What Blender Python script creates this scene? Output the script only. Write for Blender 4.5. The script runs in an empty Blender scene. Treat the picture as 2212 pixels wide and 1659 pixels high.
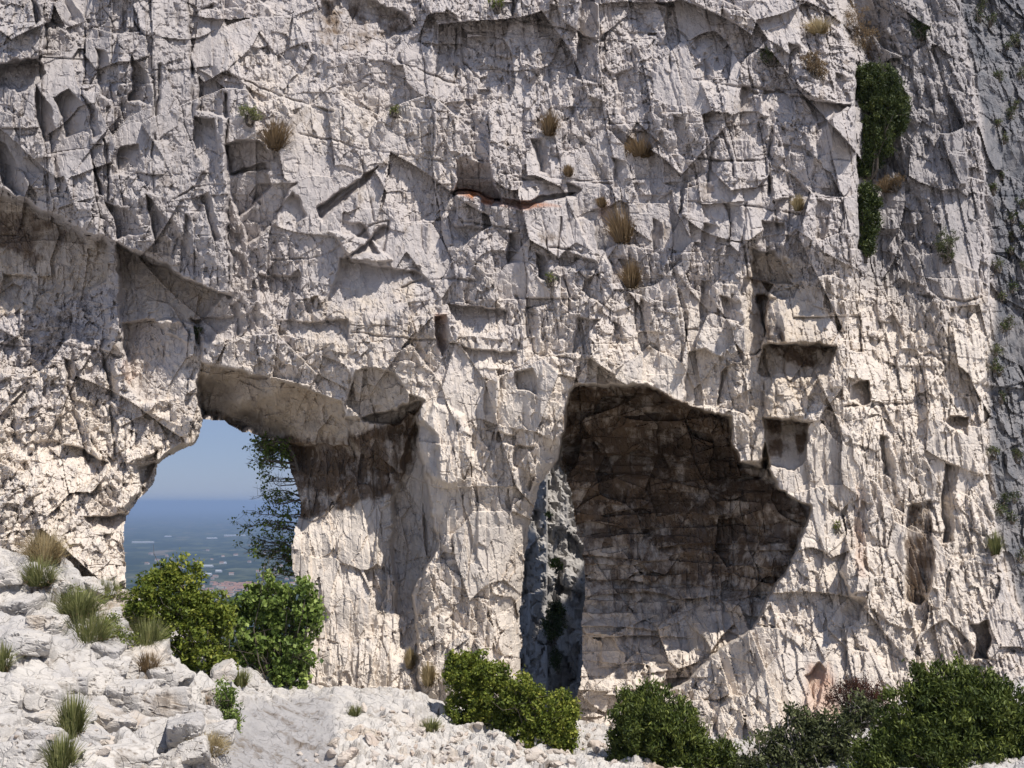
import bpy, math, random, time
import numpy as np
from concurrent.futures import ThreadPoolExecutor
T0 = time.time()
def log(*a): print('[%.1fs]' % (time.time()-T0), *a, flush=True)

# ------------------------------------------------------------------ camera, sky, sun, exposure
C = bpy.context.scene.collection
scn = bpy.context.scene
F = 2235.0; CU, CV = 1106.0, 829.5; PITCH = math.atan((1085-CV)/F)
cam_d = bpy.data.cameras.new('camera'); cam = bpy.data.objects.new('camera', cam_d); C.objects.link(cam)
cam_d.lens = 36*F/2212; cam_d.sensor_width = 36; cam_d.clip_start = 0.1; cam_d.clip_end = 200000
cam.rotation_euler = (math.pi/2+PITCH, 0, 0); scn.camera = cam
SUN = np.array([0.50, -0.45, 1.0]); SUN /= np.linalg.norm(SUN)      # towards the sun
ELEV = math.asin(SUN[2]); AZ = math.atan2(SUN[0], SUN[1])             # clockwise from +Y
w = bpy.data.worlds.new('World'); scn.world = w; w.use_nodes = True
nt = w.node_tree; sky = nt.nodes.new('ShaderNodeTexSky'); sky.sky_type = 'NISHITA'; sky.sun_disc = False
sky.sun_elevation = ELEV; sky.sun_rotation = AZ; sky.altitude = 300; sky.dust_density = 0.15; sky.air_density = 1.0; sky.ozone_density = 2.0
bg = nt.nodes['Background']; bg.inputs[1].default_value = 0.085; 
tint = nt.nodes.new('ShaderNodeMix'); tint.data_type = 'RGBA'; tint.blend_type = 'MULTIPLY'; tint.inputs[0].default_value = 1
nt.links.new(sky.outputs[0], tint.inputs[6]); tint.inputs[7].default_value = (0.80, 0.86, 1.10, 1); 
veil = nt.nodes.new('ShaderNodeMix'); veil.data_type = 'RGBA'; veil.inputs[0].default_value = 0.72; nt.links.new(tint.outputs[2], veil.inputs[6])
veil.inputs[7].default_value = (2.15, 2.8, 4.35, 1); nt.links.new(veil.outputs[2], bg.inputs[0])      # pale summer haze high in the air evens out the sky
sd = bpy.data.lights.new('sun', 'SUN'); sd.energy = 4.2; sd.angle = math.radians(0.5); sd.color = (1.0, 0.94, 0.86)
so = bpy.data.objects.new('sun', sd); C.objects.link(so)
from mathutils import Vector
so.rotation_euler = Vector(tuple(SUN)).to_track_quat('Z', 'Y').to_euler()
vs = scn.view_settings; vs.view_transform = 'Standard'; vs.look = 'None'; vs.exposure = 0.36; vs.gamma = 1
scn.cycles.use_denoising = True
scn.cycles.max_bounces = 6; scn.cycles.diffuse_bounces = 4; scn.cycles.volume_bounces = 1
scn.cycles.transparent_max_bounces = 8

# ------------------------------------------------------------------ small maths
def P(u, v, y):
    """the world point at depth y seen at (u, v) of a 2212 x 1659 view of the photograph"""
    u = np.asarray(u, float); v = np.asarray(v, float); y = np.asarray(y, float)
    a = (u-CU)/F; b = -(v-CV)/F
    dy = math.cos(PITCH)-b*math.sin(PITCH); dz = math.sin(PITCH)+b*math.cos(PITCH)
    return np.stack([a/dy*y, y+0*a, dz/dy*y], -1)
def UV(p):
    y = p[..., 1]; z = p[..., 2]
    f = y*math.cos(PITCH)+z*math.sin(PITCH); up = -y*math.sin(PITCH)+z*math.cos(PITCH)
    f = np.maximum(f, 0.5)
    return CU+F*p[..., 0]/f, CV-F*up/f
def hsh(i, j, k, s):
    h = (i.astype(np.uint32)*np.uint32(374761393) ^ j.astype(np.uint32)*np.uint32(668265263) ^
         k.astype(np.uint32)*np.uint32(2147483647-57) ^ np.uint32((s*2654435761) & 0xffffffff))
    h ^= h >> np.uint32(15); h *= np.uint32(2246822519); h ^= h >> np.uint32(13); h *= np.uint32(3266489917); h ^= h >> np.uint32(16)
    return h
def rnd(h, n):
    h = h+np.uint32((n*0x9E3779B9) & 0xffffffff); h ^= h >> np.uint32(16); h *= np.uint32(0x85ebca6b); h ^= h >> np.uint32(13)
    h *= np.uint32(0xc2b2ae35); h ^= h >> np.uint32(16)
    return h.astype(np.float32)*np.float32(1/4294967296.0)
def par(fn, N, *arrs):
    ch = 60000; idx = list(range(0, N, ch))
    with ThreadPoolExecutor(4) as ex:
        res = list(ex.map(lambda i: fn(*[a[i:i+ch] for a in arrs]), idx))
    if isinstance(res[0], tuple): return tuple(np.concatenate([r[k] for r in res]) for k in range(len(res[0])))
    return np.concatenate(res)
def _vnoise(q, s):
    q = q.astype(np.float32); c = np.floor(q); f = q-c; c = c.astype(np.int32); f = f*f*(3-2*f); o = 0
    for a in (0, 1):
        for b in (0, 1):
            for d in (0, 1):
                w_ = (f[:, 0] if a else 1-f[:, 0])*(f[:, 1] if b else 1-f[:, 1])*(f[:, 2] if d else 1-f[:, 2])
                o = o+w_*rnd(hsh(c[:, 0]+a, c[:, 1]+b, c[:, 2]+d, s), 1)
    return o*2-1
def noise(p, size, s=0):
    q = np.asarray(p, np.float32)/np.asarray(size, np.float32)
    return par(lambda a: _vnoise(a, s), len(q), q)
def fbm(p, size, octv, s=0, gain=.5):
    o = 0; a = 1; t = 0
    for k in range(octv):
        o = o+a*noise(p, np.asarray(size)/2**k, s+k*7); t += a; a *= gain
    return o/t
def _facets(q, s):
    q = q.astype(np.float32); base = np.floor(q-0.5).astype(np.int32); n = len(q)
    d1 = np.full(n, 9e9, np.float32); d2 = d1.copy(); bh = np.zeros(n, np.uint32); off = np.zeros((n, 3), np.float32)
    for a in (0, 1):
        for b in (0, 1):
            for d in (0, 1):
                c = base+np.array([a, b, d], np.int32); h = hsh(c[:, 0], c[:, 1], c[:, 2], s)
                o = np.stack([q[:, k]-c[:, k]-0.5-(rnd(h, k+1)-.5)*0.8 for k in range(3)], -1)
                dd = (o*o).sum(-1); m = dd < d1
                d2 = np.where(m, d1, np.minimum(d2, dd)); d1 = np.where(m, dd, d1)
                bh = np.where(m, h, bh); off = np.where(m[:, None], o, off)
    t = np.stack([rnd(bh, 5), rnd(bh, 6), rnd(bh, 7)], -1)*2-1; t = t*np.abs(t)
    return rnd(bh, 4)*2-1, (off*t).sum(-1)*2.2, np.sqrt(d2)-np.sqrt(d1)
def facets(p, size, s=0, lean=0., wob=0.11):
    """fractured rock: each cell of a jittered lattice is a plane with its own offset and tilt"""
    q = np.array(p, np.float32)
    q[:, 0] += lean*q[:, 2]
    q /= np.asarray(size, np.float32)
    if wob:
        q = q+wob*np.stack([noise(q, (.6, .6, .6), s+31), noise(q, (.6, .6, .6), s+32), noise(q, (.6, .6, .6), s+33)], -1)
    return par(lambda a: _facets(a, s), len(q), q)
def _env(q, s, k, a_, b_):
    q = q.astype(np.float32); base = np.floor(q-0.5).astype(np.int32); best = np.full(len(q), 9e9, np.float32)
    for a in (0, 1):
        for b in (0, 1):
            for d in (0, 1):
                c = base+np.array([a, b, d], np.int32); h = hsh(c[:, 0], c[:, 1], c[:, 2], s)
                o = [q[:, i]-c[:, i]-0.5-(rnd(h, i+1)-.5)*0.8 for i in range(3)]
                r2 = o[0]*o[0]+o[1]*o[1]+o[2]*o[2]
                val = a_*(rnd(h, 4)*2-1)+b_*(o[0]*(rnd(h, 5)*2-1)+o[1]*(rnd(h, 6)*2-1)+o[2]*(rnd(h, 7)*2-1))+k*np.sqrt(r2)
                best = np.minimum(best, val)
    return best
def arete(p, size, s=0, lean=0., wob=.10, k=1.1, a_=.35, b_=.8):
    """scalloped hollows meeting in sharp crests: the lower envelope of cones and tilted planes"""
    q = np.array(p, np.float32); q[:, 0] += lean*q[:, 2]; q /= np.asarray(size, np.float32)
    if wob: q = q+wob*np.stack([noise(q, (.6, .6, .6), s+31), noise(q, (.6, .6, .6), s+32), noise(q, (.6, .6, .6), s+33)], -1)
    return par(lambda a: _env(a, s, k, a_, b_), len(q), q)-.45
def joints(p, wx, hz, s=0, lean=0., wob=.12):
    """upright joints and bedding planes: leaning rectangular blocks, each with its own set-back and tilt"""
    q = np.array(p, np.float32); n_ = noise(q, (1.3, 1.3, 1.3), s+5)*wob; m_ = noise(q, (.5, .5, .5), s+6)*wob*.5
    x = (q[:, 0]+lean*q[:, 2]+n_+m_)/wx; z = (q[:, 2]+noise(q, (1.6, 1.6, 1.6), s+7)*wob*1.5)/hz; zr = np.zeros(len(x), np.int32)
    def edge(i): return i+(rnd(hsh(i.astype(np.int32), zr, zr, s+1), 3)-.5)*.75
    i = np.floor(x); i = np.where(x < edge(i), i-1, i); i = np.where(x >= edge(i+1), i+1, i); x0 = edge(i); x1 = edge(i+1)
    zz = z*(.7+.6*rnd(hsh(i.astype(np.int32), zr, zr, s+2), 1))+rnd(hsh(i.astype(np.int32), zr, zr, s+2), 2)*7
    j = np.floor(zz); h = hsh(i.astype(np.int32), j.astype(np.int32), zr, s+3); fx = (x-x0)/(x1-x0)-.5; fz = zz-j-.5
    # faces lean to the left and inwards more often than not
    return rnd(h, 4)*2-1, fx*(.5-3.2*rnd(h, 5)**3)+fz*(.5-1.9*rnd(h, 6)**2), np.minimum((.5-abs(fx))*(x1-x0)*wx, (.5-abs(fz))*hz)
def tps(pts, vals, qs):
    pts = np.asarray(pts, float); n = len(pts); sc = np.abs(pts).max(); pts = pts/sc; qs = qs/sc
    def k(r2): return 0.5*r2*np.log(np.maximum(r2, 1e-12))
    K = k(((pts[:, None]-pts[None])**2).sum(-1))+np.eye(n)*1e-4; A = np.zeros((n+3, n+3)); A[:n, :n] = K
    A[:n, n] = 1; A[:n, n+1:] = pts; A[n, :n] = 1; A[n+1:, :n] = pts.T
    c = np.linalg.solve(A, np.concatenate([vals, [0, 0, 0]])); o = c[n]+qs@c[n+1:]
    for i in range(n): o = o+c[i]*k(((qs-pts[i])**2).sum(-1))
    return o
def sstep(x): x = np.clip(x, 0, 1); return x*x*(3-2*x)
def sdist(poly, U, V):
    """signed distance to a polygon, positive inside"""
    poly = np.asarray(poly, float)[:, :2]; ins = np.zeros(U.shape, bool); best = np.full(U.shape, 1e18)
    for (x0, y0), (x1, y1) in zip(poly, np.roll(poly, -1, 0)):
        dx, dy = x1-x0, y1-y0; t = np.clip(((U-x0)*dx+(V-y0)*dy)/(dx*dx+dy*dy+1e-9), 0, 1)
        best = np.minimum(best, (U-x0-t*dx)**2+(V-y0-t*dy)**2)
        if y0 != y1: ins ^= ((y0 > V) != (y1 > V)) & (U < x0+(V-y0)*dx/(dy if dy else 1e-9))
    return np.where(ins, 1, -1)*np.sqrt(best)
def pts(s):
    a = [float(t) for t in s.replace(',', ' ').split()]; return a

# ------------------------------------------------------------------ material helpers
MATS = {}
class NB:
    def __init__(s, name):
        s.m = bpy.data.materials.new(name); s.m.use_nodes = True; s.t = s.m.node_tree; s.b = s.t.nodes['Principled BSDF']
        s.b.inputs['Specular IOR Level'].default_value = 0.15; s.b.inputs['Roughness'].default_value = 0.9; MATS[name] = s.m
    def n(s, ty, **kw):
        o = s.t.nodes.new(ty)
        for k, v in kw.items():
            if k.startswith('i_'):
                key = k[2:]; key = int(key) if key.isdigit() else key
                if hasattr(v, 'is_output') or isinstance(v, bpy.types.NodeSocket): s.t.links.new(v, o.inputs[key])
                else: o.inputs[key].default_value = v
            else: setattr(o, k, v)
        return o
    def noise(s, vec, scale, detail=4, rough=.6): return s.n('ShaderNodeTexNoise', i_Vector=vec, i_Scale=scale, i_Detail=detail, i_Roughness=rough).outputs['Fac']
    def mapr(s, val, a, b, c=0., d=1.): return s.n('ShaderNodeMapRange', i_0=val, i_1=a, i_2=b, i_3=c, i_4=d).outputs[0]
    def mix(s, f, a, b, bt='MIX'):
        o = s.n('ShaderNodeMix', data_type='RGBA', blend_type=bt)
        for k, v in ((0, f), (6, a), (7, b)):
            if isinstance(v, bpy.types.NodeSocket): s.t.links.new(v, o.inputs[k])
            else: o.inputs[k].default_value = v if not isinstance(v, tuple) else (v+(1,) if len(v) == 3 else v)
        return o.outputs[2]
    def math(s, op, a, b=0.):
        o = s.n('ShaderNodeMath', operation=op)
        for k, v in ((0, a), (1, b)):
            if isinstance(v, bpy.types.NodeSocket): s.t.links.new(v, o.inputs[k])
            else: o.inputs[k].default_value = v
        return o.outputs[0]
    def attr(s, name): return s.n('ShaderNodeAttribute', attribute_name=name).outputs['Fac']
    def pos(s): return s.n('ShaderNodeNewGeometry').outputs['Position']
    def stretch(s, vec, sc):
        return s.n('ShaderNodeVectorMath', operation='MULTIPLY', i_0=vec, i_1=sc).outputs[0]
    def col(s, c): s.t.links.new(c, s.b.inputs['Base Color'])
    def bump(s, h, dist, st=1.):
        b = s.n('ShaderNodeBump', i_Height=h, i_Distance=dist, i_Strength=st); s.t.links.new(b.outputs[0], s.b.inputs['Normal']); return b

def rock_material(name, grey, cream, tan, stain_shade, pit=0.5):
    m = NB(name); p = m.pos()
    n1 = m.noise(p, 0.35, 3); n2 = m.noise(p, 1.9, 6, .7); n3 = m.noise(p, 14, 5, .75); n4 = m.noise(m.stretch(p, (3.0, 3.0, .5)), 1.2, 5, .7)
    f = m.math('ADD', m.attr('warm'), m.mapr(n2, .3, .7, -.35, .35))
    c = m.mix(m.mapr(f, .15, .85), grey, cream)
    c = m.mix(m.mapr(m.math('ADD', m.attr('tan'), m.mapr(n2, .3, .7, -.25, .25)), .35, .9), c, tan)
    st = m.math('ADD', m.attr('stain_shade'), m.mapr(n4, .3, .7, -.45, .45))
    st = m.math('ADD', st, m.mapr(n2, .33, .67, -.42, .42)); st = m.math('ADD', st, m.mapr(m.noise(m.stretch(p, (.8, .8, 1.6)), 1.3, 3), .3, .7, -.35, .25)); c = m.mix(m.mapr(st, .22, .92), c, stain_shade)
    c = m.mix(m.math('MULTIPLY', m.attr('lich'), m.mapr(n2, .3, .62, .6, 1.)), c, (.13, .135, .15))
    c = m.mix(m.attr('rust'), c, (0.42, 0.17, 0.07))
    # grey lichen film, in drips and blotches; fine dark pits and cracks
    c = m.mix(m.math('MULTIPLY', m.mapr(n4, .5, .72), m.mapr(n1, .35, .7, .15, .55)), c, (0.27, 0.27, 0.29))
    c = m.mix(m.mapr(n3, .38, .26, 0, .45), c, (.16, .14, .12))
    c = m.mix(m.mapr(n3, .62, .78, 0, .2), c, (.66, .62, .57))
    m.col(c)
    v = m.n('ShaderNodeTexVoronoi', feature='DISTANCE_TO_EDGE', i_Vector=m.n('ShaderNodeVectorMath', operation='ADD', i_0=m.stretch(p, (1.6, 1.6, .8)), i_1=m.stretch(m.n('ShaderNodeTexNoise', i_Vector=p, i_Scale=2.5).outputs['Color'], (.8, .8, .8))).outputs[0], i_Scale=1.6).outputs['Distance']
    cr = m.mapr(v, 0, .018)
    h = m.math('ADD', m.math('MULTIPLY', n3, 1.0), m.math('MULTIPLY', cr, .5))
    m.bump(h, 0.035, .8)
    return m.m

def foliage_material(name, ca, cb, cc, trans=.25):
    m = NB(name); a = m.attr('tint')
    r = m.n('ShaderNodeValToRGB', i_0=a); e = r.color_ramp.elements
    e[0].color = ca+(1,); e[1].color = cc+(1,); e2 = e.new(.5); e2.color = cb+(1,)
    m.col(r.outputs[0]); m.b.inputs['Roughness'].default_value = .55; m.b.inputs['Specular IOR Level'].default_value = .3
    tr = m.n('ShaderNodeBsdfTranslucent', i_0=r.outputs[0]); mx = m.n('ShaderNodeMixShader', i_0=trans)
    m.t.links.new(m.b.outputs[0], mx.inputs[1]); m.t.links.new(tr.outputs[0], mx.inputs[2])
    m.t.links.new(mx.outputs[0], m.t.nodes['Material Output'].inputs[0]); return m.m
def plain_material(name, c, rough=.8, var=.2, sc=8):
    m = NB(name); n = m.noise(m.pos(), sc, 4)
    m.col(m.mix(m.mapr(n, .3, .7), tuple(k*(1-var) for k in c), tuple(min(1, k*(1+var)) for k in c))); m.b.inputs['Roughness'].default_value = rough
    return m.m

# ------------------------------------------------------------------ object helpers
def mesh_np(name, V, Fq, mat, attrs=None, parent=None, smooth=False, k=4):
    me = bpy.data.meshes.new(name); V = np.asarray(V, np.float32); Fq = np.asarray(Fq, np.int32)
    me.vertices.add(len(V)); me.vertices.foreach_set('co', V.ravel())
    me.loops.add(Fq.size); me.loops.foreach_set('vertex_index', Fq.ravel())
    me.polygons.add(len(Fq)); me.polygons.foreach_set('loop_start', np.arange(0, Fq.size, k, dtype=np.int32))
    try: me.polygons.foreach_set('loop_total', np.full(len(Fq), k, np.int32))
    except Exception: pass
    me.polygons.foreach_set('use_smooth', np.full(len(Fq), smooth)); me.update(calc_edges=True)
    for an, av in (attrs or {}).items():
        at = me.attributes.new(an, 'FLOAT', 'POINT'); at.data.foreach_set('value', np.asarray(av, np.float32).ravel())
    if mat: me.materials.append(mat)
    o = bpy.data.objects.new(name, me); C.objects.link(o)
    if parent: o.parent = parent
    return o
def tag(o, label=None, cat=None, group=None, kind=None):
    for k, v in (('label', label), ('category', cat), ('group', group), ('kind', kind)):
        if v: o[k] = v
    return o
def thing(name, label, cat, loc, group=None, rz=0):
    o = bpy.data.objects.new(name, None); C.objects.link(o); o.location = tuple(float(t) for t in loc); o.rotation_euler = (0, 0, rz)
    return tag(o, label, cat, group)

# ================================================================== THE CLIFF
STEP = 2
us = np.arange(-260, 2480, STEP); vs_ = np.arange(-260, 1740, STEP)
U, V = np.meshgrid(us.astype(float), vs_.astype(float))
# broad depth of the wall (metres), control points u, v, y
base_cp = pts("""
-400 -400 24.5  0 -100 23.6  450 0 23.6  900 0 24.2  1300 0 24.2  1700 0 23.8  2100 -200 26
-400 400 23.0  100 300 23.0  450 400 23.0  800 350 23.5  1150 300 23.6  1500 300 23.3  1780 300 23.0
-400 800 22.8  100 650 23.2  100 800 22.6  300 800 22.8  100 1000 21.9  300 1050 22.2  100 1200 21.0  250 1250 21.2 -300 1200 20.5
500 700 23.2  700 750 22.9  950 620 23.0  850 700 22.9  1080 800 22.6  1180 900 22.5  1000 1000 22.7  1060 1250 22.5  1000 1480 22.0
1400 700 22.9  1500 820 22.7  1350 800 22.7  1700 700 22.6  1800 900 22.6  1750 1100 22.5  1750 1350 21.9  1700 1600 21.0
1950 300 23.6  1950 700 23.3  1950 1000 22.9  1950 1300 22.2  1950 1500 21.6  2100 600 23.8  2100 1200 22.6 2150 1500 21.6 2300 1500 21.8
1400 1550 21.9  1500 1500 22.2  1300 1550 22.2 2600 600 24 2600 -200 26 700 1450 22.6 700 1100 23.0 0 1700 20 1100 1700 21.5 2600 1600 21""")
cp = np.array(base_cp).reshape(-1, 3)
print(len(cp))
q = np.stack([U.ravel(), V.ravel()], -1)
D0 = tps(cp[:, :2], cp[:, 2], q).reshape(U.shape)
D = D0.copy()
# wobble of authored edges, so that polygon sides look broken rather than ruled
pw = np.stack([U.ravel(), V.ravel(), 0*U.ravel()], -1)
WU = (fbm(pw, (60, 60, 60), 4, 3, .6)*15).reshape(U.shape); WV = (fbm(pw, (60, 60, 60), 4, 9, .6)*15).reshape(U.shape)
UW = U+WU; VW = V+WV; CRN = noise(pw, (45, 45, 45), 17).reshape(U.shape)
def box(poly, m=30):
    a = np.array(poly)[:, :2]; i0 = max(0, int((a[:, 1].min()-m-vs_[0])/STEP)); i1 = int((a[:, 1].max()+m-vs_[0])/STEP)+2
    j0 = max(0, int((a[:, 0].min()-m-us[0])/STEP)); j1 = int((a[:, 0].max()+m-us[0])/STEP)+2
    return slice(i0, i1), slice(j0, j1)
def facet(s, soft=4, k=1.):
    """a broken face: a polygon u v depth, its depths fitted with a plane; positive = cut in"""
    a = np.array(pts(s)).reshape(-1, 3); jr = np.random.RandomState(int(abs(a[0, 0]*7+a[0, 1]*13)) % 9973); ext_ = min(np.ptp(a[:, 0]), np.ptp(a[:, 1]))
    if ext_ < 60: a[:, :2] += jr.uniform(-.16, .16, (len(a), 2))*ext_; k = k*jr.uniform(.35, 1.1)
    sl = box(a, soft+20); A = np.c_[a[:, 0], a[:, 1], np.ones(len(a))]; co = np.linalg.lstsq(A, a[:, 2], rcond=None)[0]
    uu, vv = UW[sl], VW[sl]; m = sstep(sdist(a, uu, vv)/soft+.5)
    pl = np.clip(co[0]*uu+co[1]*vv+co[2], min(0, a[:, 2].min()), max(0, a[:, 2].max()))
    big_ = np.ptp(a[:, 0])*np.ptp(a[:, 1]) > 1500; D[sl] += m*pl*k*(1.4 if big_ else .8); FLAT[sl] = np.maximum(FLAT[sl], m*(.6 if big_ else .35))
def bowl(poly, ctl, soft=8, excl=None):
    """a hollow or a boss: depth interpolated between control points"""
    poly = np.array(pts(poly)).reshape(-1, 2); c = np.array(pts(ctl)).reshape(-1, 3); sl = box(poly, soft+20)
    uu, vv = UW[sl], VW[sl]; m = sstep(sdist(poly, uu, vv)/soft+.5)
    wsum = 0; o = 0
    for (x, y, z) in c:
        w_ = 1/(((uu-x)**2+(vv-y)**2)/900+1)**1.5; wsum = wsum+w_; o = o+w_*z
    if excl: m = m*(1-sstep(sdist(np.array(pts(excl)).reshape(-1, 2), uu, vv)/5+.5))
    D[sl] += m*o/wsum
def crack(s, width=5, depth=.25):
    a = np.array(pts(s)).reshape(-1, 2)
    sl = box(a, width*3+20); uu, vv = UW[sl]*.6+U[sl]*.4, VW[sl]*.6+V[sl]*.4; best = np.full(uu.shape, 1e18)
    for (x0, y0), (x1, y1) in zip(a[:-1], a[1:]):
        dx, dy = x1-x0, y1-y0; t = np.clip(((uu-x0)*dx+(vv-y0)*dy)/(dx*dx+dy*dy+1e-9), 0, 1)
        best = np.minimum(best, (uu-x0-t*dx)**2+(vv-y0-t*dy)**2)
    D[sl] += .7*depth*(.35+.65*sstep((CRN[sl]+.25)*2))*np.exp(-best/(2*(width*.38)**2))

# --- large fracture structure first (world space), so that authored faces sit on it
W3 = P(U, V, D0).reshape(-1, 3)
ur, vr = U.ravel(), V.ravel()
def rmask(poly, soft):
    return sstep(sdist(np.array(pts(poly)).reshape(-1, 2), ur, vr)/soft+.5)
m_col = rmask("880 -500 1900 -500 1900 560 1850 900 1250 800 880 620", 120)+.35*rmask("1860 -500 2700 -500 2700 1000 1860 1000", 60)      # columnar right half
m_slab = rmask("-500 -500 420 -500 500 620 200 560 -500 430", 60)                   # leaning slabs top left
m_smooth = rmask("500 100 980 200 980 700 700 640 500 500", 120)
m_rest = 1-np.maximum(m_col, m_slab); m_spk = rmask("-500 600 240 600 420 700 440 900 330 1080 270 1300 -500 1300", 60)+.6*rmask("520 620 900 640 760 860 520 800", 60)
m_low = rmask("900 860 1250 860 1250 1500 900 1500", 60)+rmask("1650 1000 2700 800 2700 1800 1200 1800 1300 1450", 100)
o0, t0, e0 = facets(W3, (2.4, 2.4, 3.0), 11, .15); m_w2 = rmask("1870 -500 2700 -500 2700 1500 1870 1500", 60); big = (.22*o0+.30*t0)*(1-.5*m_w2)
o1, t1, e1 = facets(W3, (1.05, 1.05, 1.5), 12, .1); big = big+(.10*o1+.22*t1)*(1-.5*m_smooth)*(1-.35*rmask("900 860 1250 860 1250 1500 900 1500", 60))
rough = (.12+.88*sstep((o1+.4*noise(W3, (.7, .7, .7), 91)+.55)/.5))*(1-.35*m_smooth)          # whole blocks are smooth, others shattered
rough = np.maximum(rough, m_spk)
jo, jt, je = joints(W3, 1.0, 2.1, 13, .12); jm = np.maximum(m_col, m_slab*1.0)
big = big+jm*(.10*jo+  .15*jt+.06*np.exp(-(je/.016)**2)*(noise(W3, (.9, .9, .9), 131) > -.1))
jo, jt, je = joints(W3, .44, .95, 14, .10); big = big+(jm*.9+.15)*rough*(.05*jo+.085*jt+.03*np.exp(-(je/.013)**2)*(noise(W3, (.6, .6, .6), 133) > .1))
o2, t2, e2 = facets(W3, (.50, .50, .62), 15, .08); big = big+(.03*o2+.10*t2)*rough*(1-.35*jm)
jo, jt, je = joints(W3, .19, .40, 16, .08); big = big+(jm*.85+.25)*rough*(.022*jo+.045*jt)
o3, t3, e3 = facets(W3, (.24, .24, .30), 17, .08); big = big+(.016*o3+.055*t3)*rough*(1+.5*m_spk)
big = big-m_spk*(.11*arete(W3, (.34, .34, .42), 18, .1)+.06*arete(W3, (.16, .16, .2), 19))
o4, t4, e4 = facets(W3, (.11, .11, .15), 21); fine = (.006*o4+.024*t4)*(.35+.65*rough)*(1+.5*m_spk)
fine = fine+.022*fbm(W3, (.30, .30, .42), 4, 41, .6)*(.6+.4*rough)+(.3*m_low.clip(0,1)+m_w2)*.05*np.abs(noise(W3, (.09, .3, .8), 61))
pits = np.clip(noise(W3, (.10, .10, .12), 71)-.62, 0, 1)*(noise(W3, (1.5, 1.5, 1.5), 72) > .0); fine = fine+.22*pits
# long thin joints wandering across the face
def seam(p, size, s, wd, dep):
    n_ = noise(p, size, s)+.25*noise(p, tuple(np.array(size)/4), s+1); return dep*np.exp(-(n_/wd)**2)
fine = fine+seam(W3, (3.2, 3.2, 1.5), 81, .008, .06)*(noise(W3, (1.3, 1.3, 1.3), 83) > 0)+seam(W3, (1.0, 1.0, 3.4), 85, .011, .06)*(noise(W3, (1.1, 1.1, 1.6), 87) > .1)
m_pil = rmask("600 950 910 862 925 1080 950 1180 905 1500 600 1500", 40); m_str = (m_pil+m_low.clip(0, 1)+.8*m_w2).clip(0, 1)
o_, t_, e_ = facets(W3, (.15, .4, .75), 63, .05); q_, r_, e2_ = facets(W3, (.36, .6, 1.5), 64, .08); c_o, c_t, c_e = facets(W3, (.13, .3, .30), 67, .12); striae = m_str*(.022*o_+.060*t_+.03*q_+.10*r_)+(1-m_str)*(1-.6*m_slab)*(.45+.55*sstep(noise(W3, (1.6, 1.6, 1.2), 68)*2+.6))*(.018*c_o+.055*c_t+.012*o_+.03*t_)
FLAT = np.zeros(U.shape); BIG = big.reshape(U.shape)
log('large structure')

# --- top left buttress hanging over the wall below
bowl("-500 -500 408 -500 410 0 428 230 492 250 494 400 497 640 470 632 400 600 330 560 250 526 232 520 150 480 60 440 0 412 -60 395 -500 380",
     "-400 -400 -.1 100 0 -.3 300 0 -.35 100 300 -.6 300 400 -.9 450 560 -1.2 150 430 -1.1 -200 350 -1.1 450 300 -.5", 5)
bowl("-80 -40 60 -60 96 40 100 112 60 125 0 138 -80 120", "0 0 -.25 50 100 -.5 -60 80 -.4")
facet("-500 400 .9  0 430 .8  60 445 .8 235 530 .6  225 600 .2  100 670 0  -500 700 0", 8)
facet("250 530 .7  400 605 .6  490 640 .5  430 700 .1  350 690 0  262 700 .1", 8)
bowl("232 520 250 525 262 700 265 760 240 740 225 600", "245 600 -.25", 10)
for s in ["207 97 .4  225 104 .02  253 213 0  235 225 .3  215 218 .45", "278 125 .2  325 168 0  330 222 0  280 220 .5",
          "-60 150 .5  0 138 .5  30 125 .5  85 118 .5  103 155 .2  70 190 .2  35 200 .15  0 172 .1",
          "70 190 .5  100 220 .1  112 262 .05  125 312 0  85 308 .4  72 250 .5", "115 205 .35  150 190 .3  178 225 .05  208 292 0  180 285 .1  140 300 .3  125 240 .45",
          "175 205 .45  195 215 .05  215 295 0  200 298 .4", "422 247 .42  468 247 .36  480 300 .12  470 400 0  430 335 .2",
          "258 318 .3  300 315 .2  320 370 0  290 385 0  255 370 .25", "118 345 .35  145 402 0  125 400 .3", "222 300 .35  245 322 0  235 352 .2",
          "203 350 .35  240 418 0  220 415 .3", "490 306 .55  560 303 .3  588 330 .15  585 365 .2  500 374 .6", "235 430 .3  275 450 .05  310 505 0  250 520 .35",
          "312 420 .35  330 430 .1  375 522 0  335 530 .3", "435 425 .4  460 425 0  482 512 0  458 520 .35", "395 470 .3  440 490 0  425 535 .1  395 545 .3",
          "135 -20 .35  165 -20 0  182 68 0  150 58 .4", "222 15 .3  250 75 0  262 112 0  238 75 .35", "57 -10 .35  95 30 .1  106 45 0  70 42 .35", "288 45 .3  315 80 0  300 78 .3",
          "-20 290 .4  12 310 .2  60 400 .0  60 440 .1  0 400 .5", "375 10 .2 395 10 0 398 70 0 378 60 .3"]:
    facet(s)
crack("402 -60 408 0 414 70 414 200 418 245", 6, .4); crack("342 140 338 220 336 300", 6, .3); crack("488 200 492 380 489 520 495 645", 7, .5)
crack("415 60 430 25 455 15", 8, .35); crack("60 -60 62 0 95 40 140 52 175 80", 5, .2); crack("330 100 332 330 335 420", 4, .2)
crack("235 310 240 420 236 520", 5, .25); crack("375 432 420 408 480 398", 4, .2)
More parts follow.
